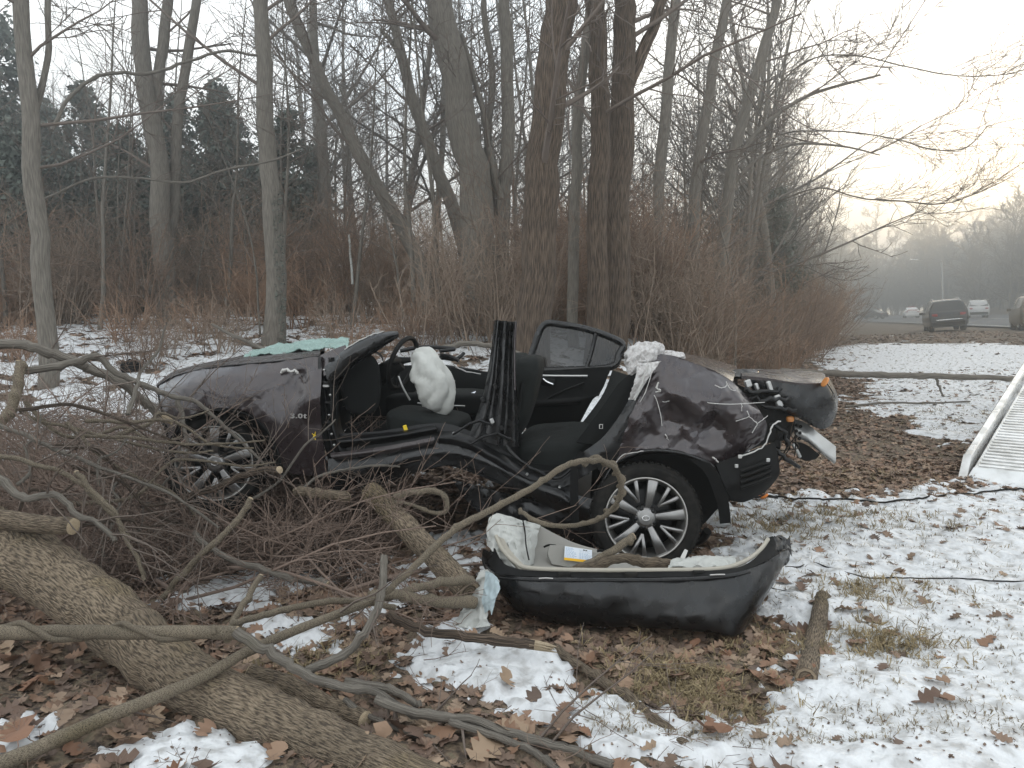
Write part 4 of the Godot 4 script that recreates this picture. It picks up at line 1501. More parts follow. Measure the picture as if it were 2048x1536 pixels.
	# front seat: cushion, backrest; console, far seat
	lump(o, at, "seat_cushion", M.seat_cloth, C(860, 843, 0.42), car_ax * 0.26 + Vector3.UP * 0.03, Vector3.UP * 0.075, car_in * 0.27, 0.45, 0.006, 8.0)
	lump(o, at, "backrest", M.seat_cloth, C(1040, 790, 0.42), -car_ax * 0.11, Vector3.UP * 0.26 - car_ax * 0.07, car_in * 0.25, 0.5, 0.006, 8.0)
	lump(o, at, "console", M.cabin, C(880, 808, 0.9), car_ax * 0.4, Vector3.UP * 0.08, car_in * 0.1, 0.4)
	strip(o, at, "console_trim", M.steel, [835, 806, 0.8, 880, 810, 0.8, 930, 812, 0.8], 0.006, 8)
	lump(o, at, "far_seat_cushion", M.seat_cloth, C(900, 800, 1.3), car_ax * 0.3, Vector3.UP * 0.08, car_in * 0.26, 0.45, 0.006, 8.0)
	lump(o, at, "far_backrest", M.seat_cloth, C(1015, 775, 1.3), -car_ax * 0.12, Vector3.UP * 0.27 - car_ax * 0.08, car_in * 0.25, 0.5)
	panel(o, at, "far_front_door", M.cabin, [[690, 745, 1.72, 860, 728, 1.72, 960, 742, 1.72, 1020, 748, 1.72], [690, 785, 1.68, 860, 768, 1.66, 950, 775, 1.66, 1020, 780, 1.68], [690, 860, 1.72, 860, 848, 1.72, 950, 850, 1.72, 1020, 855, 1.72]], 24, 14, face, 0.04, [], 0.006)
	strip(o, at, "door_trim", M.steel, [845, 752, 1.62, 880, 757, 1.62, 910, 762, 1.62], 0.006, 6)
	# torn far front pillar and rails on the belt line
	for q in [[800, 702, 1.5, 850, 694, 1.55, 910, 698, 1.6, 880, 702, 1.5], [842, 724, 1.6, 880, 716, 1.62, 912, 718, 1.65, 928, 706, 1.7], [860, 738, 1.7, 900, 735, 1.72, 960, 744, 1.74], [880, 710, 1.55, 900, 713, 1.6, 918, 722, 1.6]]:
		strip(o, at, "torn_rail", M.black_metal, q, 0.016, 12, 6)
	strip(o, at, "torn_rail", M.torn_edge, [905, 728, 1.6, 925, 740, 1.62, 962, 748, 1.66], 0.006, 8)
	# centre pillar: a ribbed channel
	panel(o, at, "centre_pillar", M.black_paint, [[988, 641, 0.1, 982, 700, 0.09, 966, 790, 0.06, 938, 872, 0.04], [996, 640, 0.05, 990, 700, 0.04, 978, 790, 0.02, 955, 878, 0.01], [1000, 641, 0.07, 996, 700, 0.07, 988, 790, 0.05, 972, 884, 0.03], [1012, 642, 0.03, 1008, 700, 0.03, 1003, 790, 0.0, 995, 890, 0.0], [1020, 643, 0.08, 1018, 700, 0.08, 1014, 790, 0.06, 1008, 892, 0.05], [1030, 644, 0.04, 1026, 700, 0.04, 1028, 790, 0.03, 1030, 895, 0.04], [1033, 645, 0.16, 1030, 700, 0.16, 1034, 790, 0.14, 1040, 893, 0.14]], 24, 28, face, 0.02, [], 0.005, 10.0)
	strip(o, at, "pillar_edge", M.paint, [1032, 643, 0.04, 1029, 700, 0.04, 1030, 780, 0.03], 0.007, 10)
	for q in [[965, 800, 0.0], [990, 773, 0.0], [1003, 856, -0.01], [984, 842, -0.01]]:
		b = Buf.new()
		b.box(C(q[0], q[1], q[2] + 0.02), Vector3(0.012, 0.016, 0.012), Basis(Vector3.BACK, 0.4), 0.004)
		build(b, "bracket", M.steel if q[0] == 984 else bl, o, at)
	# seat belt
	strip(o, at, "seat_belt", M.cabin, [1046, 745, 0.2, 1040, 800, 0.14, 1030, 850, 0.1], 0.014, 10)
	# crushed sill: two lengths that meet at the buckle
	panel(o, at, "inner_sill", bl, [[664, 868, 0.13, 760, 862, 0.13, 880, 846, 0.13, 960, 872, 0.13, 1060, 930, 0.13, 1130, 935, 0.16], [662, 935, 0.1, 760, 922, 0.1, 880, 896, 0.1, 960, 910, 0.1, 1060, 962, 0.1, 1150, 1000, 0.12]], 24, 4, face, 0.012)
	panel(o, at, "sill_lip", bl, [[676, 872, 0.1, 740, 868, 0.1, 800, 862, 0.1, 868, 850, 0.1], [676, 884, 0.04, 740, 878, 0.04, 800, 870, 0.04, 872, 857, 0.04], [680, 896, 0.08, 740, 890, 0.08, 800, 881, 0.08, 876, 866, 0.08]], 26, 8, face, 0.01, [], 0.004, 12.0)
	panel(o, at, "sill_cover", M.paint_dusty, [[660, 906, 0.03, 720, 899, 0.03, 790, 889, 0.02, 868, 874, 0.03], [662, 914, 0.0, 722, 907, 0.0, 792, 897, 0.0, 868, 881, 0.01], [670, 920, 0.03, 724, 914, 0.03, 794, 904, 0.03, 868, 887, 0.03]], 26, 8, face, 0.008, [], 0.002)
	panel(o, at, "sill", M.black_paint, [[656, 918, 0.05, 760, 906, 0.05, 868, 886, 0.05, 950, 898, 0.06, 1050, 945, 0.06, 1150, 988, 0.06, 1196, 1000, 0.06], [656, 950, 0.01, 760, 935, 0.01, 866, 910, 0.02, 945, 918, 0.03, 1045, 965, 0.02, 1145, 1008, 0.02, 1192, 1030, 0.03], [660, 985, 0.08, 762, 968, 0.08, 864, 936, 0.08, 940, 936, 0.08, 1040, 986, 0.08, 1140, 1034, 0.08, 1190, 1062, 0.08]], 44, 12, face, 0.016, [[900, 905, 0.03, 0.08, 0.03], [1000, 950, 0.02, 0.1, 0.02]], 0.006, 7.0)
	panel(o, at, "rear_sill_lip", bl, [[880, 862, 0.1, 930, 868, 0.09, 1000, 905, 0.1, 1060, 940, 0.1, 1110, 940, 0.14, 1160, 900, 0.14], [878, 874, 0.03, 930, 882, 0.03, 1000, 920, 0.03, 1060, 955, 0.03, 1118, 958, 0.06, 1176, 915, 0.06], [876, 886, 0.05, 930, 896, 0.05, 998, 936, 0.05, 1060, 972, 0.05, 1122, 976, 0.05, 1196, 935, 0.05]], 40, 8, face, 0.01, [], 0.007, 12.0)
	strip(o, at, "torn_sill_edge", M.black_metal, [1010, 890, 0.0, 1045, 925, 0.0, 1085, 948, 0.0, 1120, 955, 0.02, 1160, 920, 0.04], 0.01, 18)
	for q in [[905, 868, 952, 843, 985, 850], [940, 890, 985, 868, 1020, 878], [1015, 898, 1050, 930, 1090, 946]]:
		strip(o, at, "torn_metal", bl, [q[0], q[1], -0.01, q[2], q[3], -0.02, q[4], q[5], 0.0], 0.009, 8)
	for q in [[1054, 949], [1119, 975], [1143, 1000], [907, 867], [1149, 928]]:
		b = Buf.new()
		b.lathe([[0.009, -0.02], [0.008, 0.008], [0.001, 0.009]], C(q[0], q[1], 0.015), Basis(car_ax, Vector3.UP, face), 8)
		build(b, "bolt", M.steel, o, at)
	# hanging black undersheet and strap
	panel(o, at, "undersheet", M.black_paint, [[905, 960, 0.14, 1000, 985, 0.1, 1100, 1010, 0.1, 1196, 1040, 0.12], [940, 1010, 0.16, 1010, 1030, 0.1, 1100, 1055, 0.1, 1185, 1080, 0.12], [985, 1040, 0.2, 1030, 1062, 0.16, 1100, 1085, 0.16, 1190, 1110, 0.18]], 26, 12, face, 0.01, [], 0.014, 5.0)
	panel(o, at, "strap", M.black_plastic, [[1141, 922, -0.02, 1156, 922, -0.02], [1140, 990, -0.03, 1157, 990, -0.03], [1142, 1060, -0.02, 1158, 1060, -0.02]], 4, 10, face, 0.008)
	panel(o, at, "underbody", M.black_plastic, [[660, 962, 0.12, 860, 925, 0.12, 1040, 985, 0.12, 1190, 1040, 0.14], [670, 930, 1.0, 860, 905, 1.0, 1040, 940, 1.0, 1190, 985, 1.0], [690, 900, 1.7, 860, 885, 1.7, 1040, 915, 1.7, 1190, 950, 1.7]], 26, 10, Vector3.DOWN, 0.02)
	# rear bench, its back, the trim of the rear pillar
	lump(o, at, "rear_seat_cushion", M.seat_cloth, C(1115, 890, 0.62), car_ax * 0.26 - Vector3.UP * 0.02, Vector3.UP * 0.115, car_in * 0.5, 0.5, 0.008, 7.0)
	panel(o, at, "rear_backrest", M.seat_cloth, [[1262, 752, 0.16, 1240, 745, 0.8, 1225, 740, 1.5], [1226, 810, 0.14, 1215, 800, 0.8, 1205, 790, 1.5], [1180, 878, 0.14, 1175, 862, 0.8, 1165, 845, 1.5]], 14, 14, car_ax, 0.08, [], 0.006)
	panel(o, at, "rear_pillar_trim", M.cabin, [[1236, 768, 0.14, 1268, 742, 0.12, 1290, 738, 0.1], [1200, 820, 0.12, 1226, 815, 0.08, 1250, 822, 0.08], [1152, 884, 0.1, 1172, 886, 0.06, 1190, 890, 0.06]], 12, 16, face, 0.02, [], 0.003)
	panel(o, at, "door_jamb", M.black_paint, [[1284, 738, 0.09, 1254, 806, 0.06, 1210, 870, 0.05, 1165, 905, 0.05], [1296, 735, 0.04, 1264, 815, 0.02, 1228, 885, 0.02, 1190, 930, 0.03], [1306, 740, 0.07, 1272, 830, 0.05, 1240, 905, 0.05, 1210, 960, 0.06]], 24, 8, face, 0.012, [], 0.006, 12.0)
	b = Buf.new()
	ring = []
	for q in [[-1, -1], [1, -1], [1, 1], [-1, 1], [-1, -1]]:
		ring.append(C(1202 + q[0] * 3, 853 + q[1] * 4, 0.03))
	b.tube(PackedVector3Array(ring), taper(0.003, 0.003, 4), 5)
	build(b, "clip", M.torn_edge, o, at)
	quarter(o, at)
	far_door(o, at)
	wheel(o, at, C(1291, 1035, 0.02), (-car_in + Vector3(0, 0.12, 0)), 0.335, 0.246, 1.38)
	wheel(o, at, C(432, 925, 0.15), (-car_in - car_ax * 0.22 + Vector3(0, 0.03, 0)), 0.325, 0.245, 0.3)
	wheel(o, at, C(1292, 1000, 1.7), car_in, 0.33, 0.26, 0.9)
	# badge on the fender
	var tm := TextMesh.new()
	tm.text = "3.0t"
	var sf := SystemFont.new()
	sf.font_names = PackedStringArray(["Droid Sans"])
	sf.font_weight = 700
	tm.font = sf
	tm.font_size = 40
	tm.pixel_size = 0.001
	tm.depth = 0.006
	var badge := MeshInstance3D.new()
	badge.mesh = tm
	badge.material_override = M.badge_metal
	badge.name = "badge"
	o.add_child(badge)
	badge.transform = Transform3D(Basis(-car_ax * 1.55, Vector3.UP, -car_in), C(597, 832, -0.024) - at)


func airbag(o: Node3D, at: Vector3) -> void:
	# a slack white bag that hangs from the wheel: rings along its length
	var g := []
	var spine := cp([822, 716, 0.4, 838, 722, 0.36, 858, 748, 0.32, 872, 785, 0.32, 876, 815, 0.34, 874, 826, 0.36])
	for j in 31:
		var f := j / 30.0
		var c := crom(spine, f)
		var ax := (crom(spine, minf(f + 0.03, 1.0)) - crom(spine, maxf(f - 0.03, 0.0))).normalized()
		var u := ax.cross(car_in).normalized()
		var r := table(f, [0.0, 0.06, 0.25, 0.55, 0.8, 0.95, 1.0], [0.01, 0.04, 0.1, 0.112, 0.085, 0.04, 0.004])
		var row := PackedVector3Array()
		for k in 41:
			var th := TAU * (k % 40) / 40
			var dir := u * cos(th) + car_in * sin(th) * 0.8
			var p := c + dir * r
			var fold := 0.03 * (absf(sin(th * 2.5 + f * 3.0 + 2.0 * n_b.get_noise_2d(f * 3.0, 4.0))) - 0.5) * smoothstep(0.02, 0.3, r * 4.0)
			var s := 1.0 - 2.2 * absf(n_a.get_noise_3d(p.x * 5.0, p.y * 2.0, p.z * 5.0))
			var s2 := 1.0 - 2.2 * absf(n_b.get_noise_3d(p.x * 10.0, p.y * 4.0, p.z * 10.0))
			row.append(p + dir * (fold + (0.009 * s + 0.011 * s2) * smoothstep(0.02, 0.2, f) * minf(r * 14.0, 1.0)))
		g.append(row)
	var b := Buf.new()
	b.sheet(g, Vector3.ZERO, 0.0, true)
	build(b, "airbag", M.airbag, o, at)


func quarter(o: Node3D, at: Vector3) -> void:
	var face := -car_in
	var bl: Material = M.black_metal
	# the panel over the rear wheel, columns from the door jamb to the tail
	var cols := [[1292, 722, 0.12, 1272, 790, 0.04, 1250, 860, 0.03, 1230, 925, 0.05], [1318, 709, 0.16, 1304, 780, 0.02, 1284, 850, 0.0, 1262, 908, 0.03], [1350, 714, 0.16, 1342, 780, 0.0, 1328, 845, 0.02, 1306, 898, 0.02], [1388, 727, 0.15, 1386, 785, -0.01, 1376, 850, 0.02, 1362, 903, 0.02],
		[1428, 742, 0.14, 1428, 795, -0.01, 1422, 860, 0.03, 1410, 920, 0.04], [1462, 762, 0.14, 1466, 808, 0.0, 1464, 865, 0.03, 1450, 934, 0.08], [1488, 786, 0.14, 1496, 820, 0.02, 1500, 862, 0.05, 1490, 908, 0.1], [1506, 802, 0.16, 1522, 825, 0.06, 1534, 850, 0.1, 1528, 880, 0.14]]
	panel(o, at, "quarter_panel", M.paint, cols, 56, 80, face, 0.014, [[1340, 830, 0.0, 0.09, 0.05], [1378, 800, 0.0, 0.1, -0.02], [1432, 856, 0.0, 0.09, 0.055], [1405, 830, 0.0, 0.05, -0.03], [1300, 870, 0.0, 0.07, 0.04], [1270, 840, 0.0, 0.06, -0.02], [1480, 850, 0.0, 0.06, -0.02], [1402, 760, 0.05, 0.12, 0.025], [1462, 806, 0.0, 0.04, 0.03], [1360, 885, 0.0, 0.06, 0.025], [1440, 905, 0.02, 0.06, -0.015]], 0.012, 4.2)
	panel(o, at, "rear_deck", M.paint, [[1320, 708, 0.17, 1352, 713, 0.17, 1390, 727, 0.16, 1430, 742, 0.15, 1466, 763, 0.15], [1318, 702, 0.5, 1352, 706, 0.5, 1392, 719, 0.5, 1434, 733, 0.5, 1470, 748, 0.5], [1318, 700, 1.0, 1354, 703, 1.0, 1396, 713, 1.0, 1436, 726, 1.0, 1474, 738, 1.0], [1318, 702, 1.5, 1356, 704, 1.5, 1398, 712, 1.5, 1438, 722, 1.5, 1474, 732, 1.5]], 24, 12, Vector3.UP, 0.014, [], 0.004)
	panel(o, at, "far_quarter_panel", M.paint, [[1318, 703, 1.52, 1400, 713, 1.52, 1474, 733, 1.52], [1310, 820, 1.74, 1400, 830, 1.74, 1480, 850, 1.74], [1310, 930, 1.7, 1400, 900, 1.7, 1480, 900, 1.7]], 12, 10, car_in, 0.014)
	# pale torn edges and cracks of the paint and filler
	for q in [[1296, 730, 1290, 752, 1280, 778, 1268, 800, 0.016], [1304, 736, 1298, 765, 1288, 790, 1280, 805, 0.006], [1318, 765, 1314, 776, 1322, 782, 1310, 784, 0.012], [1308, 790, 1316, 808, 1322, 832, 1324, 852, 0.006], [1410, 798, 1420, 806, 1470, 808, 1530, 804, 0.006], [1482, 806, 1484, 812, 1483, 818, 1484, 822, 0.005], [1494, 822, 1498, 832, 1486, 838, 1472, 842, 0.006], [1498, 832, 1508, 842, 1514, 848, 1504, 866, 0.006], [1514, 848, 1522, 842, 1530, 836, 1535, 832, 0.005], [1424, 914, 1430, 918, 1434, 922, 1437, 925, 0.009], [1430, 770, 1440, 775, 1450, 774, 1454, 768, 0.006], [1452, 763, 1458, 774, 1464, 780, 1472, 780, 0.005], [1232, 925, 1246, 910, 1266, 906, 1286, 902, 0.007], [1325, 803, 1330, 804, 1334, 803, 1338, 802, 0.004], [1330, 868, 1333, 872, 1334, 876, 1337, 880, 0.006]]:
		strip(o, at, "torn_edge", M.torn_edge, [q[0], q[1], -0.012, q[2], q[3], -0.016, q[4], q[5], -0.016, q[6], q[7], -0.008], q[8] * 0.45, 10)
	panel(o, at, "wheel_well", M.black_plastic, [[1186, 920, 0.34, 1300, 880, 0.34, 1400, 890, 0.34, 1490, 930, 0.34], [1180, 1000, 0.34, 1300, 985, 0.34, 1400, 985, 0.34, 1480, 985, 0.34], [1180, 1075, 0.34, 1300, 1070, 0.34, 1390, 1060, 0.34, 1440, 1010, 0.34]], 14, 10, face, 0.02)
	# wheel arch: rim, liner, and the flap that hangs behind the tyre
	strip(o, at, "arch_edge", M.black_paint, [1196, 985, 0.05, 1226, 932, 0.05, 1262, 910, 0.03, 1306, 901, 0.02, 1362, 906, 0.02, 1410, 923, 0.03, 1440, 942, 0.04], 0.012, 26)
	panel(o, at, "arch_liner", M.black_plastic, [[1190, 1010, 0.05, 1222, 940, 0.05, 1262, 914, 0.05, 1306, 904, 0.05, 1362, 908, 0.05, 1412, 926, 0.05, 1448, 975, 0.06, 1460, 1046, 0.06], [1195, 1010, 0.3, 1225, 945, 0.3, 1262, 918, 0.3, 1306, 908, 0.3, 1360, 912, 0.3, 1405, 930, 0.3, 1430, 975, 0.3, 1440, 1030, 0.3]], 34, 8, face, 0.0)
	panel(o, at, "arch_flap", M.black_plastic, [[1372, 914, 0.03, 1410, 946, 0.02, 1432, 1000, 0.02, 1440, 1048, 0.03], [1420, 926, 0.01, 1446, 962, 0.0, 1458, 1010, 0.0, 1462, 1046, 0.02]], 22, 8, face, 0.01, [], 0.004)
	# the black bracket of the lost bumper
	panel(o, at, "bumper_mount", M.black_plastic, [[1432, 928, 0.02, 1500, 902, 0.04, 1550, 884, 0.08], [1446, 965, -0.02, 1505, 940, 0.0, 1556, 915, 0.06], [1456, 985, -0.01, 1512, 972, 0.0, 1558, 950, 0.06], [1462, 1002, 0.06, 1490, 1004, 0.06, 1530, 985, 0.1]], 24, 22, face, 0.03, [], 0.004)
	for k in 4:
		strip(o, at, "bumper_rib", M.black_plastic, [1482, 942 + k * 11, -0.03, 1510, 932 + k * 11, -0.025, 1540, 920 + k * 11, 0.02], 0.013, 8, 6)
	strip(o, at, "torn_bumper_edge", M.torn_edge, [1478, 914, 0.0, 1510, 902, 0.01, 1530, 888, 0.03, 1540, 866, 0.04, 1546, 850, 0.06, 1560, 842, 0.1], 0.005, 16)
	for q in [[1480, 913], [1536, 920], [1473, 932]]:
		var b := Buf.new()
		b.box(C(q[0], q[1], -0.02), Vector3(0.011, 0.011, 0.006), Basis.IDENTITY, 0.003)
		build(b, "clip", M.torn_edge if q[0] == 1480 else M.steel, o, at)
	# trunk: inner well, lid, its rear face
	panel(o, at, "trunk_well", M.black_plastic, [[1466, 765, 0.2, 1530, 790, 0.3, 1590, 800, 0.4], [1490, 840, 0.25, 1550, 850, 0.3, 1590, 850, 0.4], [1500, 900, 0.2, 1545, 885, 0.3, 1580, 880, 0.4]], 16, 12, face, 0.02, [], 0.02, 5.0)
	panel(o, at, "trunk_lid", M.paint_dusty, [[1484, 751, 0.25, 1540, 757, 0.25, 1600, 766, 0.28, 1646, 766, 0.35], [1482, 745, 0.6, 1540, 748, 0.6, 1600, 754, 0.6, 1650, 756, 0.65], [1478, 741, 1.1, 1540, 742, 1.1, 1600, 746, 1.1, 1650, 749, 1.1], [1470, 738, 1.5, 1540, 738, 1.5, 1600, 741, 1.5, 1646, 746, 1.5]], 26, 14, Vector3.UP, 0.02, [], 0.006, 4.0)
	panel(o, at, "trunk_lid_face", M.black_paint, [[1490, 756, 0.26, 1540, 762, 0.25, 1600, 770, 0.28, 1648, 768, 0.36, 1658, 775, 0.5], [1510, 785, 0.28, 1560, 790, 0.25, 1612, 795, 0.27, 1662, 795, 0.36, 1672, 800, 0.5], [1545, 812, 0.32, 1580, 818, 0.27, 1625, 828, 0.28, 1666, 822, 0.38, 1675, 820, 0.5], [1580, 828, 0.4, 1600, 838, 0.36, 1640, 858, 0.36, 1660, 852, 0.42, 1668, 842, 0.5]], 30, 18, face, 0.03, [], 0.003)
	panel(o, at, "trunk_lid_rear", M.black_paint, [[1650, 758, 0.5, 1656, 752, 1.0, 1650, 748, 1.5], [1672, 800, 0.5, 1676, 795, 1.0, 1668, 785, 1.5], [1664, 848, 0.5, 1668, 835, 1.0, 1660, 820, 1.5]], 12, 12, -car_ax, 0.02)
	panel(o, at, "trunk_lid_spoiler", M.black_paint, [[1456, 742, 0.7, 1480, 738, 0.7, 1510, 740, 0.7, 1518, 746, 0.7], [1462, 752, 0.6, 1480, 753, 0.6, 1505, 752, 0.6, 1516, 749, 0.6]], 14, 6, face, 0.02)
	var lamp := lump(o, at, "tail_light", M.amber, C(1650, 764, 0.3), car_ax * 0.009, Vector3.UP * 0.03 - car_ax * 0.014, car_in * 0.05, 0.8)
	lamp.set_meta("label", "cracked amber tail lamp")
	for q in [[1492, 762, 1500, 772, 0.02], [1510, 768, 1516, 778, 0.012], [1553, 792, 1560, 812, 0.02], [1530, 770, 1548, 776, 0.014]]:
		var b := Buf.new()
		b.box((C(q[0], q[1], 0.22) + C(q[2], q[3], 0.22)) / 2, Vector3(q[4], C(q[0], q[1], 0.2).distance_to(C(q[2], q[3], 0.2)) * 0.6, 0.015), Basis(Vector3.BACK, 0.35), 0.006)
		build(b, "hinge", M.steel, o, at)
	for q in [[1500, 795, 1540, 800, 1580, 798], [1490, 780, 1520, 785, 1560, 780], [1520, 812, 1560, 815, 1590, 820], [1540, 850, 1565, 862, 1575, 890], [1550, 900, 1575, 920, 1600, 935]]:
		strip(o, at, "torn_metal", bl, [q[0], q[1], 0.2, q[2], q[3], 0.18, q[4], q[5], 0.24], 0.014, 10, 6)
	# bumper bar, bent down and out
	panel(o, at, "bumper_bar", M.steel, [[1588, 838, 0.5, 1612, 846, 0.5, 1640, 868, 0.5, 1672, 893, 0.55], [1588, 862, 0.46, 1612, 872, 0.46, 1640, 895, 0.46, 1672, 922, 0.5], [1598, 878, 0.5, 1614, 884, 0.5, 1640, 905, 0.5, 1668, 928, 0.55]], 20, 10, face, 0.015, [], 0.006)
	for q in [[1594, 850], [1601, 853], [1593, 862], [1600, 866], [1592, 873], [1599, 877]]:
		var b := Buf.new()
		b.lathe([[0.0115, -0.002], [0.011, 0.002], [0.001, 0.002]], C(q[0], q[1], 0.455), Basis(car_ax, Vector3.UP, face), 10)
		build(b, "slot", M.black_plastic, o, at)
	panel(o, at, "bumper_foam", M.black_plastic, [[1586, 885, 0.5, 1610, 888, 0.5, 1640, 910, 0.5], [1598, 915, 0.5, 1612, 922, 0.5, 1632, 918, 0.5]], 8, 6, face, 0.03)
	strip(o, at, "bracket", M.steel, [1585, 888, 0.44, 1594, 902, 0.44, 1600, 914, 0.45], 0.012, 6)
	lump(o, at, "side_marker", M.amber, C(1580, 838, 0.36), car_ax * 0.025, Vector3.UP * 0.02, car_in * 0.02, 0.7)
	for k in 7:
		var r := RandomNumberGenerator.new()
		r.seed = 900 + k
		var x := r.randf_range(1555, 1590)
		strip(o, at, "wire", M.rubber if k else M.bark_brown, [x, 845, 0.38, x + r.randf_range(-20, 15), 870, 0.36, x + r.randf_range(-25, 20), 895, 0.4, x + r.randf_range(-25, 10), r.randf_range(900, 925), 0.4], 0.004, 12)
	# inner black structure that closes the tail
	panel(o, at, "tail_panel", M.black_plastic, [[1530, 800, 0.3, 1540, 800, 0.9, 1550, 795, 1.5], [1560, 880, 0.3, 1565, 860, 0.9, 1560, 845, 1.5], [1548, 960, 0.2, 1550, 930, 0.9, 1545, 900, 1.5]], 12, 12, -car_ax, 0.03, [], 0.03)
	strip(o, at, "exhaust", M.black_metal, [1290, 1060, 0.5, 1370, 1085, 0.4, 1400, 1080, 0.35, 1415, 1062, 0.3], 0.03, 12, 8)


func far_door(o: Node3D, at: Vector3) -> void:
	var face := -car_in
	# the far rear door, standing in place: inner trim, frame, pane, handle
	var d := panel(o, at, "rear_door", M.cabin, [[1052, 742, 1.66, 1110, 740, 1.66, 1170, 736, 1.66, 1222, 733, 1.66], [1055, 790, 1.6, 1110, 790, 1.6, 1165, 788, 1.6, 1205, 778, 1.62], [1052, 812, 1.58, 1105, 810, 1.57, 1155, 806, 1.57, 1185, 800, 1.6], [1052, 868, 1.66, 1090, 866, 1.66, 1130, 860, 1.66, 1160, 846, 1.66]], 24, 24, face, 0.08, [], 0.002)
	d.set_meta("label", "far rear door still in place")
	var b := Buf.new()
	b.tube(smooth(cp([1052, 742, 1.7, 1066, 700, 1.72, 1088, 650, 1.74, 1130, 650, 1.74, 1180, 660, 1.74, 1225, 676, 1.74, 1246, 690, 1.74, 1238, 708, 1.73, 1222, 734, 1.7, 1130, 740, 1.7, 1052, 742, 1.7]), 60), taper(0.03, 0.03, 60), 8)
	build(b, "window_frame", M.black_paint, d, at)
	b = Buf.new()
	var gr := weave([cp([1088, 650, 1.74, 1130, 650, 1.74, 1180, 660, 1.74, 1244, 690, 1.74]), cp([1068, 700, 1.72, 1125, 700, 1.72, 1180, 702, 1.72, 1236, 708, 1.72]), cp([1054, 742, 1.7, 1120, 740, 1.7, 1180, 736, 1.7, 1222, 733, 1.7])], 12, 8)
	b.sheet(gr, face)
	build(b, "pane", M.tinted_glass, d, at)
	strip(d, at, "window_bar", M.black_paint, [1192, 664, 1.73, 1184, 700, 1.72, 1172, 738, 1.69], 0.018, 8)
	strip(d, at, "trim_strip", M.steel, [1070, 751, 1.6, 1120, 752, 1.6, 1175, 752, 1.6], 0.011, 8)
	lump(d, at, "handle_bowl", M.black_plastic, C(1096, 764, 1.59), car_ax * 0.06, Vector3.UP * 0.035, car_in * 0.012, 0.8)
	strip(d, at, "door_handle", M.chrome, [1086, 758, 1.565, 1094, 764, 1.555, 1106, 769, 1.56], 0.011, 8)
	strip(d, at, "armrest", M.black_plastic, [1066, 806, 1.55, 1110, 804, 1.54, 1160, 800, 1.55], 0.03, 8)
	strip(d, at, "trim_line", M.black_plastic, [1082, 806, 1.58, 1120, 785, 1.58, 1168, 766, 1.59], 0.01, 8)


# ------------------------------------------------------------------ the severed roof, upside down in front of the rear wheel
func wp(list: Array) -> Array:                          # picture points with their distance -> places
	var out := []
	for k in range(0, list.size(), 3):
		out.append(W(list[k], list[k + 1], list[k + 2]))
	return out


func shell_part(o: Node3D, at: Vector3, called: String, m: Material, rows: Array, nu: int, nv: int, out: Vector3, thick := 0.008, crumple := 0.0, scale := 6.0) -> MeshInstance3D:
	var pr := []
	for r in rows:
		pr.append(wp(r))
	var g := weave(pr, nu, nv)
	if crumple > 0.0:
		for r in g.size():
			for k in g[r].size():
				var p: Vector3 = g[r][k]
				g[r][k] = p + out.normalized() * crumple * (1.0 - 2.2 * absf(n_b.get_noise_3d(p.x * scale, p.y * scale, p.z * scale)) + 0.5 * n_c.get_noise_3d(p.x * scale * 2, p.y * scale * 2, p.z * scale * 2))
	var b := Buf.new()
	b.sheet(g, out, thick)
	return build(b, called, m, o, at)


func shell_strip(o: Node3D, at: Vector3, called: String, m: Material, pts: Array, wide: float, cnt := 20, sides := 6) -> MeshInstance3D:
	var b := Buf.new()
	b.tube(smooth(wp(pts), cnt), taper(wide, wide, cnt), sides, 3)
	return build(b, called, m, o, at)


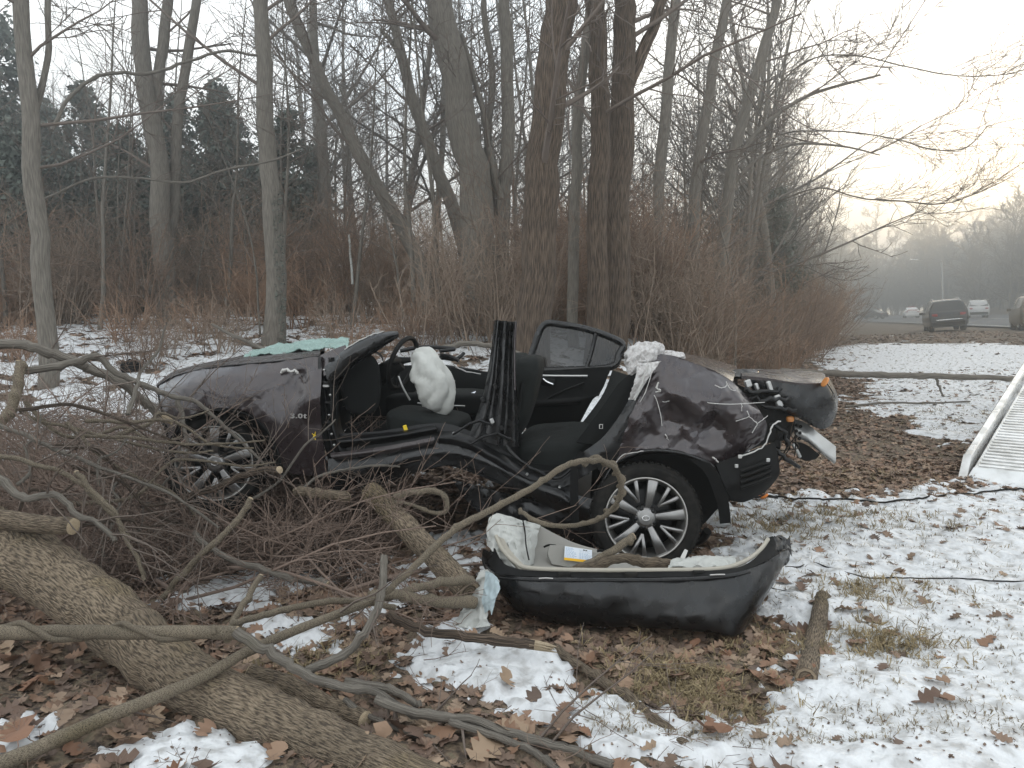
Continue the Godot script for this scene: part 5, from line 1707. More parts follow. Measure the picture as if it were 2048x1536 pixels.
func build_roof_shell() -> void:
	var at := W(1260, 1262, 3.9)
	at.y = soil(at.x, at.z)
	var o := thing("severed_car_roof", at, "black car roof cut off and lying upside down on the snow, grey headliner showing inside", "car roof")
	var toward := Vector3(0, 0.1, 1)
	# outer skin: side rail above, roof skin curving under
	shell_part(o, at, "roof_skin", M.black_paint, [[966, 1122, 4.06, 990, 1146, 3.82, 1040, 1153, 3.72, 1160, 1155, 3.68, 1330, 1155, 3.63, 1450, 1148, 3.6, 1520, 1130, 3.66, 1556, 1108, 3.78, 1578, 1098, 3.98],
		[976, 1150, 4.06, 1000, 1178, 3.82, 1050, 1188, 3.7, 1160, 1196, 3.66, 1330, 1200, 3.6, 1455, 1196, 3.56, 1520, 1176, 3.62, 1556, 1144, 3.78, 1574, 1116, 4.0],
		[1000, 1184, 4.08, 1028, 1216, 3.84, 1070, 1228, 3.72, 1170, 1238, 3.68, 1330, 1246, 3.6, 1430, 1254, 3.55, 1484, 1258, 3.58, 1530, 1196, 3.84, 1562, 1134, 4.06],
		[1040, 1206, 4.14, 1070, 1234, 3.92, 1110, 1246, 3.82, 1190, 1252, 3.76, 1330, 1256, 3.7, 1430, 1264, 3.64, 1476, 1264, 3.66, 1516, 1204, 3.92, 1548, 1140, 4.14],
		[1080, 1200, 4.3, 1110, 1215, 4.15, 1150, 1222, 4.08, 1220, 1226, 4.02, 1330, 1228, 4.0, 1430, 1226, 3.98, 1470, 1214, 4.04, 1500, 1180, 4.14, 1520, 1150, 4.24]], 64, 30, toward, 0.012, 0.005, 4.0)
	shell_part(o, at, "side_rail", M.black_plastic, [[985, 1092, 4.0, 1004, 1124, 3.86, 1050, 1140, 3.76, 1160, 1143, 3.72, 1330, 1143, 3.67, 1450, 1139, 3.64, 1500, 1124, 3.72, 1538, 1086, 3.84],
		[972, 1120, 4.04, 992, 1144, 3.83, 1044, 1152, 3.73, 1160, 1154, 3.69, 1330, 1154, 3.64, 1450, 1148, 3.61, 1512, 1132, 3.67, 1556, 1106, 3.8]], 50, 6, toward + Vector3.UP * 0.4, 0.01, 0.003, 9.0)
	for q in [[1128, 1150, 3.7], [1262, 1150, 3.67], [1398, 1147, 3.64]]:
		var b := Buf.new()
		b.box(W(q[0], q[1], q[2]), Vector3(0.03, 0.013, 0.012), Basis.IDENTITY, 0.004)
		build(b, "clip_pocket", M.rubber, o, at)
	shell_strip(o, at, "drip_seam", M.black_metal, [1000, 1156, 3.77, 1060, 1160, 3.69, 1160, 1161, 3.65, 1330, 1161, 3.6, 1450, 1154, 3.57, 1500, 1144, 3.62], 0.006, 26)
	shell_strip(o, at, "bright_clip", M.torn_edge, [1078, 1157, 3.67, 1092, 1156, 3.66, 1106, 1157, 3.66], 0.003, 4)
	shell_strip(o, at, "bright_clip", M.torn_edge, [1420, 1150, 3.57, 1436, 1149, 3.57, 1450, 1149, 3.57], 0.003, 4)
	# beige trim along the near edge, up both pillar stubs
	shell_strip(o, at, "edge_trim", M.beige_trim, [992, 1072, 4.0, 1006, 1100, 3.92, 1030, 1124, 3.82, 1060, 1136, 3.76, 1160, 1140, 3.72, 1330, 1140, 3.68, 1440, 1137, 3.66, 1490, 1122, 3.72, 1520, 1100, 3.8, 1536, 1078, 3.86], 0.011, 50, 8)
	shell_part(o, at, "pillar_stub", M.beige_trim, [[990, 1070, 4.02, 1008, 1078, 4.0], [1006, 1102, 3.95, 1022, 1102, 3.95], [1040, 1140, 3.8, 1052, 1134, 3.82]], 6, 10, toward, 0.014)
	shell_part(o, at, "pillar_stub", M.black_plastic, [[1530, 1076, 3.9, 1546, 1072, 3.92], [1528, 1100, 3.84, 1552, 1092, 3.88], [1504, 1138, 3.7, 1540, 1120, 3.76]], 6, 10, toward, 0.014, 0.004, 12.0)
	shell_part(o, at, "crushed_corner", M.black_paint, [[1540, 1080, 3.95, 1556, 1070, 4.0, 1574, 1078, 4.05, 1582, 1096, 4.08], [1536, 1108, 3.86, 1552, 1104, 3.9, 1568, 1106, 3.98, 1580, 1112, 4.04], [1530, 1140, 3.78, 1548, 1136, 3.82, 1562, 1134, 3.9, 1574, 1126, 4.0]], 18, 14, toward, 0.01, 0.014, 11.0)
	shell_part(o, at, "crushed_corner", M.black_paint, [[966, 1098, 4.06, 980, 1104, 4.0, 1004, 1120, 3.88], [964, 1122, 4.08, 986, 1132, 3.94, 1010, 1144, 3.8], [976, 1150, 4.08, 996, 1158, 3.9, 1024, 1166, 3.76]], 14, 12, toward, 0.01, 0.016, 12.0)
	var rg := RandomNumberGenerator.new()
	rg.seed = 44
	for k in 11:
		var x := rg.randf_range(1535, 1580)
		var y := table(x, [1535, 1560, 1580], [1092, 1082, 1098]) + rg.randf_range(-4, 14)
		var b := Buf.new()
		var p := W(x, y, 3.95)
		b.tri(p, p + Vector3(rg.randf_range(-0.06, 0.06), rg.randf_range(0.0, 0.09), rg.randf_range(-0.04, 0.04)), p + Vector3(rg.randf_range(-0.05, 0.05), rg.randf_range(-0.06, 0.03), rg.randf_range(-0.05, 0.05)), toward)
		build(b, "torn_shard", M.black_paint if k % 4 else M.torn_edge, o, at)
	# headliner: from the near edge down, across and up the far side
	shell_part(o, at, "headliner", M.headliner, [[1040, 1136, 3.86, 1160, 1140, 3.78, 1330, 1140, 3.74, 1440, 1138, 3.72, 1490, 1124, 3.78],
		[1050, 1152, 3.96, 1160, 1162, 3.88, 1330, 1164, 3.84, 1430, 1162, 3.82, 1485, 1146, 3.86],
		[1060, 1136, 4.14, 1160, 1150, 4.1, 1310, 1156, 4.06, 1420, 1154, 4.02, 1480, 1140, 4.0],
		[1066, 1095, 4.3, 1150, 1120, 4.28, 1290, 1136, 4.24, 1410, 1136, 4.2, 1480, 1124, 4.12],
		[1074, 1048, 4.36, 1160, 1090, 4.36, 1280, 1112, 4.32, 1400, 1124, 4.28, 1478, 1114, 4.18]], 44, 30, Vector3(0, 1, 0.6), 0.02, 0.003, 4.0)
	# sun visor with its notice, grip on the liner
	var v := shell_part(o, at, "sun_visor", M.headliner, [[1100, 1090, 4.22, 1140, 1092, 4.23, 1200, 1108, 4.24], [1096, 1108, 4.2, 1140, 1114, 4.21, 1206, 1124, 4.22], [1104, 1128, 4.18, 1140, 1134, 4.18, 1200, 1138, 4.18]], 16, 10, Vector3(0, 0.7, 1), 0.022)
	v.set_meta("label", "grey sun visor with a white and yellow notice")
	var im := Image.create_empty(128, 80, false, Image.FORMAT_RGB8)
	im.fill(Color(0.86, 0.89, 0.92))
	im.fill_rect(Rect2i(0, 62, 128, 18), Color(0.93, 0.72, 0.15))
	var r := RandomNumberGenerator.new()
	r.seed = 5
	for col in 2:
		for row in 9:
			var x := 6 + col * 62
			var stop := x + r.randi_range(30, 52)
			while x < stop:
				var w := r.randi_range(3, 9)
				im.fill_rect(Rect2i(x, 8 + row * 6, w, 2), Color(0.5, 0.62, 0.74) if col == 0 or row > 3 else Color(0.7, 0.74, 0.78))
				x += w + 3
	im.fill_rect(Rect2i(82, 6, 8, 8), Color(0.15, 0.15, 0.15))
	im.fill_rect(Rect2i(92, 7, 7, 8), Color(0.15, 0.15, 0.15))
	var nm := mat("notice", Color.WHITE, 0.7)
	nm.albedo_texture = ImageTexture.create_from_image(im)
	shell_part(v, at, "notice", nm, [[1130, 1092, 4.19, 1184, 1100, 4.2], [1128, 1120, 4.165, 1184, 1126, 4.175]], 4, 4, Vector3(0, 0.7, 1), 0.0)
	shell_strip(o, at, "grip", M.black_plastic, [1088, 1094, 4.25, 1098, 1090, 4.24, 1112, 1091, 4.24], 0.006, 8)
	shell_strip(o, at, "map_light", M.black_plastic, [1194, 1102, 4.24, 1202, 1101, 4.24, 1210, 1103, 4.24], 0.008, 6)
	# white strip and folds at the right end
	shell_part(o, at, "trim_strip", M.torn_edge, [[1354, 1132, 3.95, 1364, 1134, 3.95], [1362, 1112, 4.0, 1371, 1114, 4.0], [1370, 1098, 4.05, 1376, 1101, 4.05]], 4, 8, toward, 0.01)
	# curtain bags
	var a := thing("curtain_airbag", W(1025, 1130, 4.1), "crumpled white curtain airbag bunched over the left end of the severed roof", "airbag")
	shell_part(a, a.position, "bag", M.airbag, [[974, 1090, 4.12, 976, 1050, 4.2, 990, 1029, 4.26, 1020, 1033, 4.3, 1050, 1043, 4.32, 1080, 1049, 4.34], [984, 1100, 4.0, 992, 1070, 4.06, 1008, 1052, 4.12, 1032, 1056, 4.16, 1056, 1066, 4.2, 1078, 1062, 4.26], [1000, 1118, 3.96, 1010, 1100, 4.0, 1026, 1090, 4.04, 1044, 1092, 4.08, 1060, 1096, 4.14, 1074, 1088, 4.22], [1020, 1138, 3.9, 1034, 1136, 3.94, 1044, 1134, 3.98, 1054, 1134, 4.04, 1062, 1132, 4.1, 1068, 1128, 4.18]], 50, 40, Vector3(-0.3, 0.5, 1), 0.006, 0.022, 11.0)
	shell_strip(a, a.position, "tether", M.rubber, [1046, 1042, 4.3, 1050, 1064, 4.15, 1052, 1090, 4.04, 1058, 1120, 3.99], 0.004, 14)
	a = thing("torn_airbag", W(950, 1230, 3.85), "torn white airbag cloth hanging from the left end of the severed roof to the ground", "airbag")
	shell_part(a, a.position, "bag", M.airbag, [[962, 1142, 3.98, 980, 1140, 3.95, 1000, 1158, 3.8], [944, 1180, 3.9, 966, 1176, 3.86, 992, 1182, 3.74], [922, 1226, 3.8, 950, 1220, 3.74, 976, 1226, 3.68], [906, 1250, 3.72, 940, 1256, 3.66, 980, 1252, 3.64]], 30, 44, Vector3(-0.3, 0.4, 1), 0.006, 0.022, 10.0)
	a = thing("blue_cloth", W(990, 1190, 3.7), "pale blue scrap of cloth caught between the torn airbag and the roof", "cloth")
	shell_part(a, a.position, "cloth", M.pale_blue_cloth, [[972, 1142, 3.76, 984, 1146, 3.7, 994, 1154, 3.66], [968, 1176, 3.7, 982, 1186, 3.64, 1000, 1176, 3.62], [964, 1200, 3.68, 978, 1206, 3.64, 992, 1198, 3.62], [970, 1226, 3.66, 980, 1220, 3.64, 984, 1230, 3.62]], 20, 30, Vector3(-0.2, 0.3, 1), 0.003, 0.012, 12.0)
	a = thing("white_cloth", W(1440, 1130, 3.95), "white folds of airbag cloth lying in the right part of the severed roof", "airbag")
	shell_part(a, a.position, "cloth", M.airbag, [[1336, 1140, 3.86, 1400, 1138, 3.82, 1470, 1136, 3.8], [1345, 1124, 3.95, 1410, 1120, 3.92, 1472, 1122, 3.9], [1360, 1126, 4.1, 1410, 1118, 4.08, 1466, 1122, 4.04]], 30, 16, Vector3.UP, 0.005, 0.02, 11.0)


# ------------------------------------------------------------------ branches, logs, vines
# pts: picture points; the width in pixels tapers from w0 to w1; the distance goes from d0 to d1
func branch(called: String, label: String, cat: String, m: Material, pts: Array, d0: float, d1: float, w0: float, w1: float, group := "", ends := "", twigs := 0, knots := 0.05, ground := true) -> Node3D:
	var n := pts.size() / 2
	var ctrl := []
	for k in n:
		var d := lerpf(d0, d1, float(k) / (n - 1))
		var wpx := lerpf(w0, w1, float(k) / (n - 1))
		var p := W(pts[k * 2], pts[k * 2 + 1], d)
		if ground:                                          # rests on the ground where the ground comes nearer
			var low := soil(p.x, p.z) + wpx * 0.35 * d / F
			if p.y < low:
				p = G(pts[k * 2], pts[k * 2 + 1] + wpx * 0.35)
				p.y = soil(p.x, p.z) + wpx * 0.35 * d / F
		ctrl.append(p)
	var cnt := (n - 1) * 6
	var line := smooth(ctrl, cnt)
	var rad := PackedFloat32Array()
	var sd: float = float(used.get(called, 0)) * 3.7 + pts[0] * 0.01
	for k in cnt + 1:
		var f := float(k) / cnt
		var d := lerpf(d0, d1, f)
		var r := lerpf(w0, w1, f) * 0.5 * d / F
		rad.append(r * (1.0 + knots * 1.4 * n_b.get_noise_2d(k * 0.35, sd)))
		line[k] += Vector3(n_b.get_noise_2d(k * 0.25, sd + 10), n_b.get_noise_2d(k * 0.25, sd + 20), n_b.get_noise_2d(k * 0.25, sd + 30)) * r * (0.1 if w0 > 24 else (0.3 if w0 > 13 else 0.7))
		if w0 <= 24.0 and k % 5 == 2:                         # a kink and a swelling at a node
			line[k] += Vector3(rng.randfn(), rng.randfn(), rng.randfn()) * r * 0.22
			rad[k] *= rng.randf_range(1.05, 1.25)
	var b := Buf.new()
	b.tube(line, rad, 20 if w0 > 40 else 9, 3, 0.02)
	if w0 > 20.0:                                            # weathered patches along the bark
		for k in b.v.size():
			var p := b.v[k]
			var t := n_c.get_noise_3d(p.x * 3.0, p.y * 3.0, p.z * 3.0)
			var g := n_a.get_noise_3d(p.x * 2.0 + 5.0, p.y * 2.0, p.z * 2.0)
			b.c[k] = Color(1, 1, 1).lerp(Color(0.85, 0.84, 0.72), smoothstep(0.1, 0.45, g)) * (0.95 + 0.55 * t)
	var tw: Buf = null
	var rr := RandomNumberGenerator.new()
	rr.seed = int(sd * 100.0) + 5
	if twigs > 0:
		tw = Buf.new()
		for k in twigs:
			var f := rr.randf_range(0.15, 1.0)
			var q := int(f * (cnt - 1))
			var ax := (line[q + 1] - line[q]).normalized()
			var side := ax.cross(Vector3(rr.randfn(), rr.randfn() * 0.6, rr.randfn())).normalized()
			branchy(tw, line[q], ax * 0.7 + side, rr.randf_range(0.2, 0.6), minf(rad[q] * 0.5, 0.006), 2, 3, [0, 0, 3], -0.02, 0.0016, rr)
	var o := thing(called, ctrl[0], label, cat, group)
	build(b, "stem", m, o, ctrl[0])
	if tw:
		build(tw, "twigs", M.twig, o, ctrl[0])
	for e in [0, 1]:
		if ends.contains("ab"[e]) or ends.contains("AB"[e]):
			var p := line[0] if e == 0 else line[cnt]
			var ax := (line[0] - line[1] if e == 0 else line[cnt] - line[cnt - 1]).normalized()
			var r := rad[0] if e == 0 else rad[cnt]
			var u := ax.cross(Vector3(0.2, 0.9, 0.3)).normalized()
			var bs := Basis(u, ax.cross(u), ax)
			b = Buf.new()
			if ends.contains("AB"[e]):                       # splintered
				for k in 9:
					var th := TAU * k / 9
					var a := p + (u * cos(th) + ax.cross(u) * sin(th)) * r * 0.6
					b.tube(PackedVector3Array([a - ax * r, a + ax * r * rr.randf_range(0.6, 2.6), a + ax * r * rr.randf_range(2.6, 5.0) + u * rr.randf_range(-0.4, 0.4) * r]), PackedFloat32Array([r * 0.45, r * 0.3, r * 0.04]), 4)
				build(b, "broken_end", M.pale_wood, o, ctrl[0])
			else:
				b.lathe([[r * 0.99, -0.002], [r * 0.96, 0.003], [r * 0.5, 0.006], [0.0005, 0.007]], p, bs, 14)
				build(b, "cut_end", M.pale_wood, o, ctrl[0])
	return o


func wound(o: Node3D, m: Material, pts: Array, d0: float, d1: float, w0: float, turns: float, reach: float, from := 0.0) -> void:
	var n := pts.size() / 2
	var ctrl := []
	for k in n:
		ctrl.append(W(pts[k * 2], pts[k * 2 + 1], lerpf(d0, d1, float(k) / (n - 1))))
	var line := PackedVector3Array()
	for k in 121:
		var f := k / 120.0
		var p := crom(ctrl, f)
		var ax := (crom(ctrl, minf(f + 0.01, 1.0)) - crom(ctrl, maxf(f - 0.01, 0.0))).normalized()
		var u := ax.cross(Vector3(0.1, 0.9, 0.4)).normalized()
		var th := f * turns * TAU + from
		line.append(p + (u * cos(th) + ax.cross(u) * sin(th)) * reach * (1.0 + 0.15 * sin(k * 0.4)))
	var b := Buf.new()
	b.tube(line, taper(w0 * 0.5 * d0 / F, w0 * 0.4 * d1 / F, 120), 7, 3)
	build(b, "wound_vine", m, o, o.position)


func build_branches() -> void:
	var lg: Material = M.bark_log
	var sp: Material = M.bark_speckled
	var tw: Material = M.bark_grey
	# big logs in the left foreground
	branch("fallen_log", "long thick rough-barked log sloping from the left edge down to the bottom middle", "log", lg, [-60, 1056, 30, 1108, 120, 1164, 200, 1222, 270, 1278, 340, 1338, 420, 1388, 520, 1432, 640, 1488, 760, 1542, 900, 1606], 3.75, 2.5, 126, 112, "", "", 0, 0.08, false)
	branch("fallen_log", "shorter log lying close behind the bottom-edge log", "log", lg, [500, 1352, 580, 1382, 660, 1412, 730, 1440], 3.12, 2.98, 46, 36, "", "ab", 0, 0.07)
	branch("fallen_log", "pale log sloping out from under the wreck, patched with snow", "log", lg, [742, 985, 790, 1030, 840, 1084, 890, 1134, 938, 1186], 4.75, 3.85, 44, 50, "", "", 0, 0.06)
	branch("fallen_log", "short half-buried log standing out of the snow at the lower right", "log", lg, [1646, 1196, 1636, 1240, 1624, 1294, 1612, 1356], 4.1, 3.3, 30, 44, "", "", 0, 0.06)
	branch("fallen_log", "flat rotten log sunk in snow below the severed roof", "log", lg, [1110, 1306, 1180, 1346, 1250, 1392, 1320, 1452, 1370, 1500], 3.4, 2.75, 16, 28, "", "", 0, 0.1)
	branch("fallen_log", "brown cut log stub at the left edge above the rough-barked log", "log", lg, [-40, 1036, 30, 1042, 90, 1050, 146, 1052], 3.6, 3.5, 42, 34, "", "b", 0, 0.08, false)
	# the pole across the verge behind the trunk
	branch("fallen_tree_pole", "long straight fallen pole propped above the verge behind the trunk", "log", tw, [1560, 742, 1650, 747, 1760, 750, 1860, 752, 1960, 755, 2060, 757], 14.0, 13.0, 14, 10, "", "", 0, 0.05, false)
	branch("fallen_branch", "thin forked branch hanging from the long pole down to the snow", "branch", tw, [1871, 757, 1880, 776, 1888, 793, 1920, 793, 1960, 788], 13.4, 13.4, 5, 2, "", "", 0, 0.05, false)
	branch("fallen_branch", "grey branch lying on the leaves below the long pole", "branch", tw, [1690, 812, 1760, 806, 1850, 806, 1940, 803], 12.6, 12.4, 5, 3, "", "", 0, 0.05)
	# the long vine that loops up before the rear wheel
	var vp := [748, 1202, 790, 1168, 835, 1128, 880, 1082, 930, 1046, 985, 1018, 1040, 990, 1085, 962, 1125, 934, 1165, 922, 1205, 922, 1232, 940, 1242, 970, 1236, 1000, 1214, 1028, 1180, 1044, 1135, 1052, 1090, 1048, 1058, 1034, 1040, 1018]
	var v := branch("vine", "long pale vine that arches up to the rear wheel and loops back under itself", "vine", sp, vp, 3.2, 4.25, 15, 9, "", "", 0, 0.08, false)
	wound(v, sp, [1165, 922, 1205, 922, 1232, 940, 1242, 970, 1236, 1000, 1214, 1028], 4.08, 4.16, 9, 5.0, 0.02)
	branch("vine", "short looped vine on the ground under the sill of the wreck", "vine", sp, [786, 992, 830, 984, 868, 982, 892, 996, 890, 1024, 862, 1024, 820, 1008, 790, 1004], 4.5, 4.45, 15, 6)
	# heavy pale branches that cross in the foreground
	v = branch("fallen_branch", "pale speckled branch wound with a vine, level across the left foreground", "branch", sp, [-60, 1262, 60, 1266, 160, 1264, 270, 1266, 380, 1264, 474, 1266], 2.95, 2.95, 30, 27, "", "b", 0, 0.06, false)
	wound(v, sp, [-60, 1258, 60, 1266, 160, 1264, 270, 1266, 380, 1264, 430, 1275], 2.94, 2.94, 13, 2.6, 0.03, 1.2)
	branch("fallen_branch", "long pale speckled branch rising from the bottom left corner to the middle", "branch", sp, [-40, 1542, 60, 1504, 140, 1468, 230, 1428, 330, 1388, 410, 1352, 490, 1306, 575, 1268, 660, 1234, 752, 1200], 2.5, 3.22, 34, 15, "", "", 4, 0.06, false)
	branch("fallen_branch", "dark branch running right and down from the end of the vine-wound branch", "branch", tw, [470, 1262, 527, 1300, 575, 1328, 620, 1354, 690, 1376, 747, 1384, 813, 1420, 900, 1442], 2.92, 2.85, 22, 14, "", "", 5)
	branch("fallen_branch", "dark curved branch standing up like a hook beside the long pale branch", "branch", tw, [769, 1112, 766, 1150, 762, 1190, 745, 1240, 710, 1290, 660, 1324, 612, 1340], 3.25, 3.0, 15, 18, "", "", 3, 0.05, false)
	branch("fallen_branch", "pale branch that leads level from the crossing toward the torn airbag, upper of two", "branch", sp, [700, 1206, 770, 1196, 830, 1178, 890, 1164, 944, 1160], 3.5, 3.8, 14, 20)
	branch("fallen_branch", "thick pale branch that ends under the torn airbag, lower of two", "branch", sp, [740, 1190, 800, 1190, 862, 1202, 950, 1206], 3.5, 3.75, 20, 24)
	branch("fallen_branch", "reddish-brown branch with a bright splintered end below the severed roof", "branch", M.bark_brown, [776, 1230, 840, 1258, 920, 1272, 1000, 1282, 1068, 1290], 3.45, 3.3, 18, 20, "", "B")
	branch("fallen_branch", "pale branch from the end of the wound branch up toward the crossing", "branch", sp, [462, 1248, 520, 1232, 575, 1218, 660, 1202, 740, 1206, 792, 1216], 3.15, 3.4, 14, 12)
	branch("fallen_branch", "stub of grey branch slanting up from the wound branch", "branch", sp, [455, 1280, 466, 1246, 494, 1196, 521, 1152], 3.1, 3.4, 16, 11, "", "b", 0, 0.06, false)
	branch("fallen_branch", "brown branch with a pale cut tip lying on the snow in the left middle", "branch", tw, [386, 1066, 440, 1108, 519, 1136, 593, 1158, 656, 1166], 3.95, 3.9, 10, 15, "", "b", 2)
	branch("fallen_branch", "straight greenish stick leaning from the snow toward the front wheel, cut at its top", "branch", sp, [322, 1196, 365, 1149, 437, 1079, 475, 1040, 503, 998], 3.75, 3.9, 13, 12, "", "b", 0, 0.04, false)
	branch("fallen_branch", "pale-ended log section lying below the front sill", "branch", lg, [590, 982, 620, 984, 660, 990, 692, 994], 4.3, 4.25, 18, 21, "", "b", 0, 0.05, false)
	branch("fallen_branch", "reddish torn branch with peeled bark in front of the front wheel", "branch", M.bark_brown, [352, 1000, 437, 972, 506, 944, 558, 938], 4.3, 4.35, 12, 16, "", "b", 4, 0.07, false)
	branch("fallen_branch", "thick branch sweeping from the left edge to a torn orange tip at the nose", "branch", tw, [-60, 684, 41, 690, 96, 704, 150, 723, 191, 742, 246, 767, 273, 789, 295, 808, 320, 832], 4.2, 4.7, 20, 17, "", "B", 5, 0.06, false)
	branch("fallen_branch", "grey branch arching over the nose of the wreck and down across the front wheel", "branch", tw, [41, 742, 109, 734, 164, 720, 197, 713, 227, 742, 273, 764, 314, 780, 347, 794, 388, 802, 424, 830, 459, 862, 492, 892, 540, 940], 4.2, 4.55, 16, 5, "", "", 9, 0.06, false)
	branch("fallen_branch", "thin upright branch hanging from the arching branch before the front wheel", "branch", tw, [353, 797, 364, 835, 372, 873, 375, 906, 355, 939, 317, 977], 4.5, 4.4, 10, 4, "", "", 5, 0.06, false)
	branch("fallen_branch", "pale stub bent down at the left edge below the thick sweeping branch", "branch", sp, [41, 724, 39, 750, 30, 791, 14, 830, -14, 856], 4.15, 4.0, 19, 22, "", "a", 2, 0.06, false)
	branch("fallen_branch", "long straight thin branch slanting down from the left edge through the pile", "branch", tw, [-40, 836, 55, 873, 123, 903, 191, 931, 273, 961, 355, 996, 437, 1056], 3.9, 3.9, 10, 5, "", "", 10, 0.05, false)
	branch("fallen_branch", "greenish branch slanting down from the left edge, lower than the straight thin one", "branch", sp, [-40, 902, 55, 925, 118, 942, 164, 969, 191, 999, 232, 1037, 262, 1080], 3.6, 3.6, 11, 8, "", "", 6, 0.05, false)
	branch("fallen_branch", "thin nearly level branch in the pile left of the front wheel", "branch", sp, [40, 822, 74, 840, 137, 854, 219, 876, 301, 895, 383, 906, 427, 901], 4.1, 4.3, 7, 5, "", "", 7, 0.05, false)
	branch("fallen_branch", "wavy pale branch that dips and rises left of the front wheel", "branch", sp, [49, 802, 82, 838, 109, 862, 137, 873, 191, 871, 246, 854, 287, 873, 328, 884, 364, 871], 4.2, 4.4, 9, 5, "", "", 6, 0.05, false)
	branch("fallen_branch", "longer of two crossed green sticks upright in the pile", "branch", sp, [153, 944, 191, 988, 232, 1029, 252, 1078, 280, 1130, 288, 1160], 3.55, 3.5, 10, 8, "", "a", 4, 0.05, false)
	branch("fallen_branch", "dark crooked branch low at the left edge above the cut stub", "branch", tw, [-30, 930, 0, 958, 46, 996, 82, 991, 120, 994, 153, 1029, 191, 1043, 232, 1080], 3.45, 3.4, 18, 9, "", "", 5, 0.06, false)
	branch("fallen_branch", "thin dark twig branch reaching across the sill with a yellow flower-like bud", "branch", tw, [500, 1000, 560, 960, 610, 890, 640, 868, 672, 838], 4.4, 4.45, 6, 3, "", "", 5, 0.05, false)
	branch("fallen_branch", "thin pale stick lying across the front of the black sill", "branch", tw, [590, 990, 640, 952, 700, 938, 760, 930, 800, 934], 4.3, 4.4, 6, 4, "", "", 3, 0.05, false)
	# bottom middle
	branch("fallen_branch", "pale branch curving through dead leaves to the bottom edge, uppermost of three", "branch", tw, [752, 1398, 838, 1426, 939, 1440, 1012, 1463, 1090, 1486, 1159, 1516, 1225, 1550], 2.85, 2.6, 18, 19, "", "", 3)
	branch("fallen_branch", "pale branch curving through dead leaves to the bottom edge, middle of three", "branch", tw, [900, 1444, 960, 1462, 1049, 1500, 1100, 1530, 1140, 1560], 2.75, 2.6, 14, 15, "", "", 2)
	branch("fallen_branch", "pale branch curving through dead leaves above the bottom-edge log, lowest of three", "branch", tw, [690, 1402, 746, 1436, 815, 1470, 870, 1484], 2.9, 2.75, 12, 8, "", "", 2)
	branch("fallen_branch", "short bent branch running back from the dark branch above the dead leaves", "branch", tw, [690, 1364, 769, 1376, 815, 1396, 838, 1414], 3.05, 2.95, 18, 14)
	branch("fallen_branch", "dark curled twig rising from the snow at the bottom right of the middle", "branch", tw, [1300, 1560, 1350, 1520, 1364, 1486, 1392, 1462], 2.65, 2.75, 14, 8, "", "", 3, 0.06, false)
	branch("fallen_branch", "short brown stick lying on snow right of the rotten log", "branch", M.bark_brown, [1304, 1428, 1330, 1446, 1366, 1470], 2.95, 2.85, 9, 10)
	# wood that lies in the upturned roof
	branch("fallen_branch", "cut branch slanting up out of the severed roof toward the wheel", "branch", sp, [1120, 1148, 1170, 1132, 1210, 1110, 1240, 1092, 1266, 1074], 3.95, 4.05, 15, 17, "", "b", 0, 0.06, false)
	branch("fallen_branch", "knobbly branch lying level in the severed roof", "branch", lg, [1140, 1142, 1200, 1128, 1250, 1116, 1280, 1124, 1330, 1128, 1380, 1132], 3.95, 3.95, 16, 24, "", "", 0, 0.12, false)
	# behind the wreck
	branch("fallen_branch", "bent limb lying on the snow behind the steering wheel", "branch", tw, [880, 700, 910, 690, 950, 686, 990, 694, 1040, 706], 8.0, 7.6, 12, 9, "", "", 4, 0.05, false)
	branch("fallen_branch", "dark broken limb leaning on the snowy bank left of the ivy-clad trunk", "branch", tw, [424, 648, 460, 668, 500, 686, 530, 700], 9.0, 9.0, 5, 9, "", "", 3)
	branch("fallen_log", "grey fallen trunk lying far back on the bank under the evergreens", "log", tw, [276, 566, 320, 586, 370, 608], 15.0, 14.2, 20, 16, "", "", 0, 0.05)
	branch("fallen_log", "thin white birch stem leaning in the thicket right of the ivy-clad trunk", "log", M.airbag, [697, 470, 701, 510, 706, 570], 14.0, 13.8, 4, 5, "", "", 0, 0.05, false)
	branch("fallen_branch", "thin bare bough crossing the left trunks at mid height", "branch", tw, [70, 405, 120, 385, 185, 357, 280, 357, 370, 365, 440, 342, 540, 322, 600, 300], 9.4, 10.5, 5, 4, "", "", 8, 0.05, false)
	branch("fallen_branch", "arched bare bough high across the left trunks", "branch", tw, [105, 260, 135, 200, 190, 155, 240, 146, 300, 146, 380, 122, 450, 102, 515, 112], 9.6, 11.3, 8, 5, "", "", 8, 0.05, false)
	for q in [["long bough with buds reaching farthest over the verge, lowest of three", [1560, 400, 1640, 376, 1720, 396, 1800, 402, 1880, 408, 1940, 392, 2008, 362]], ["long bough with buds over the verge, middle of three", [1470, 330, 1560, 270, 1650, 262, 1730, 268, 1800, 280, 1860, 298, 1930, 296, 1975, 252]], ["long bough over the verge, uppermost of three", [1500, 240, 1600, 130, 1700, 110, 1800, 130, 1900, 150, 2000, 150, 2080, 130]]]:
		var o := branch("hanging_bough", q[0], "branch", tw, q[1], 14.0, 11.0, 3.2, 1.8, "", "", 0, 0.05, false)
		var b := Buf.new()
		var rr := RandomNumberGenerator.new()
		rr.seed = 400 + q[1][0]
		var n: int = q[1].size() / 2
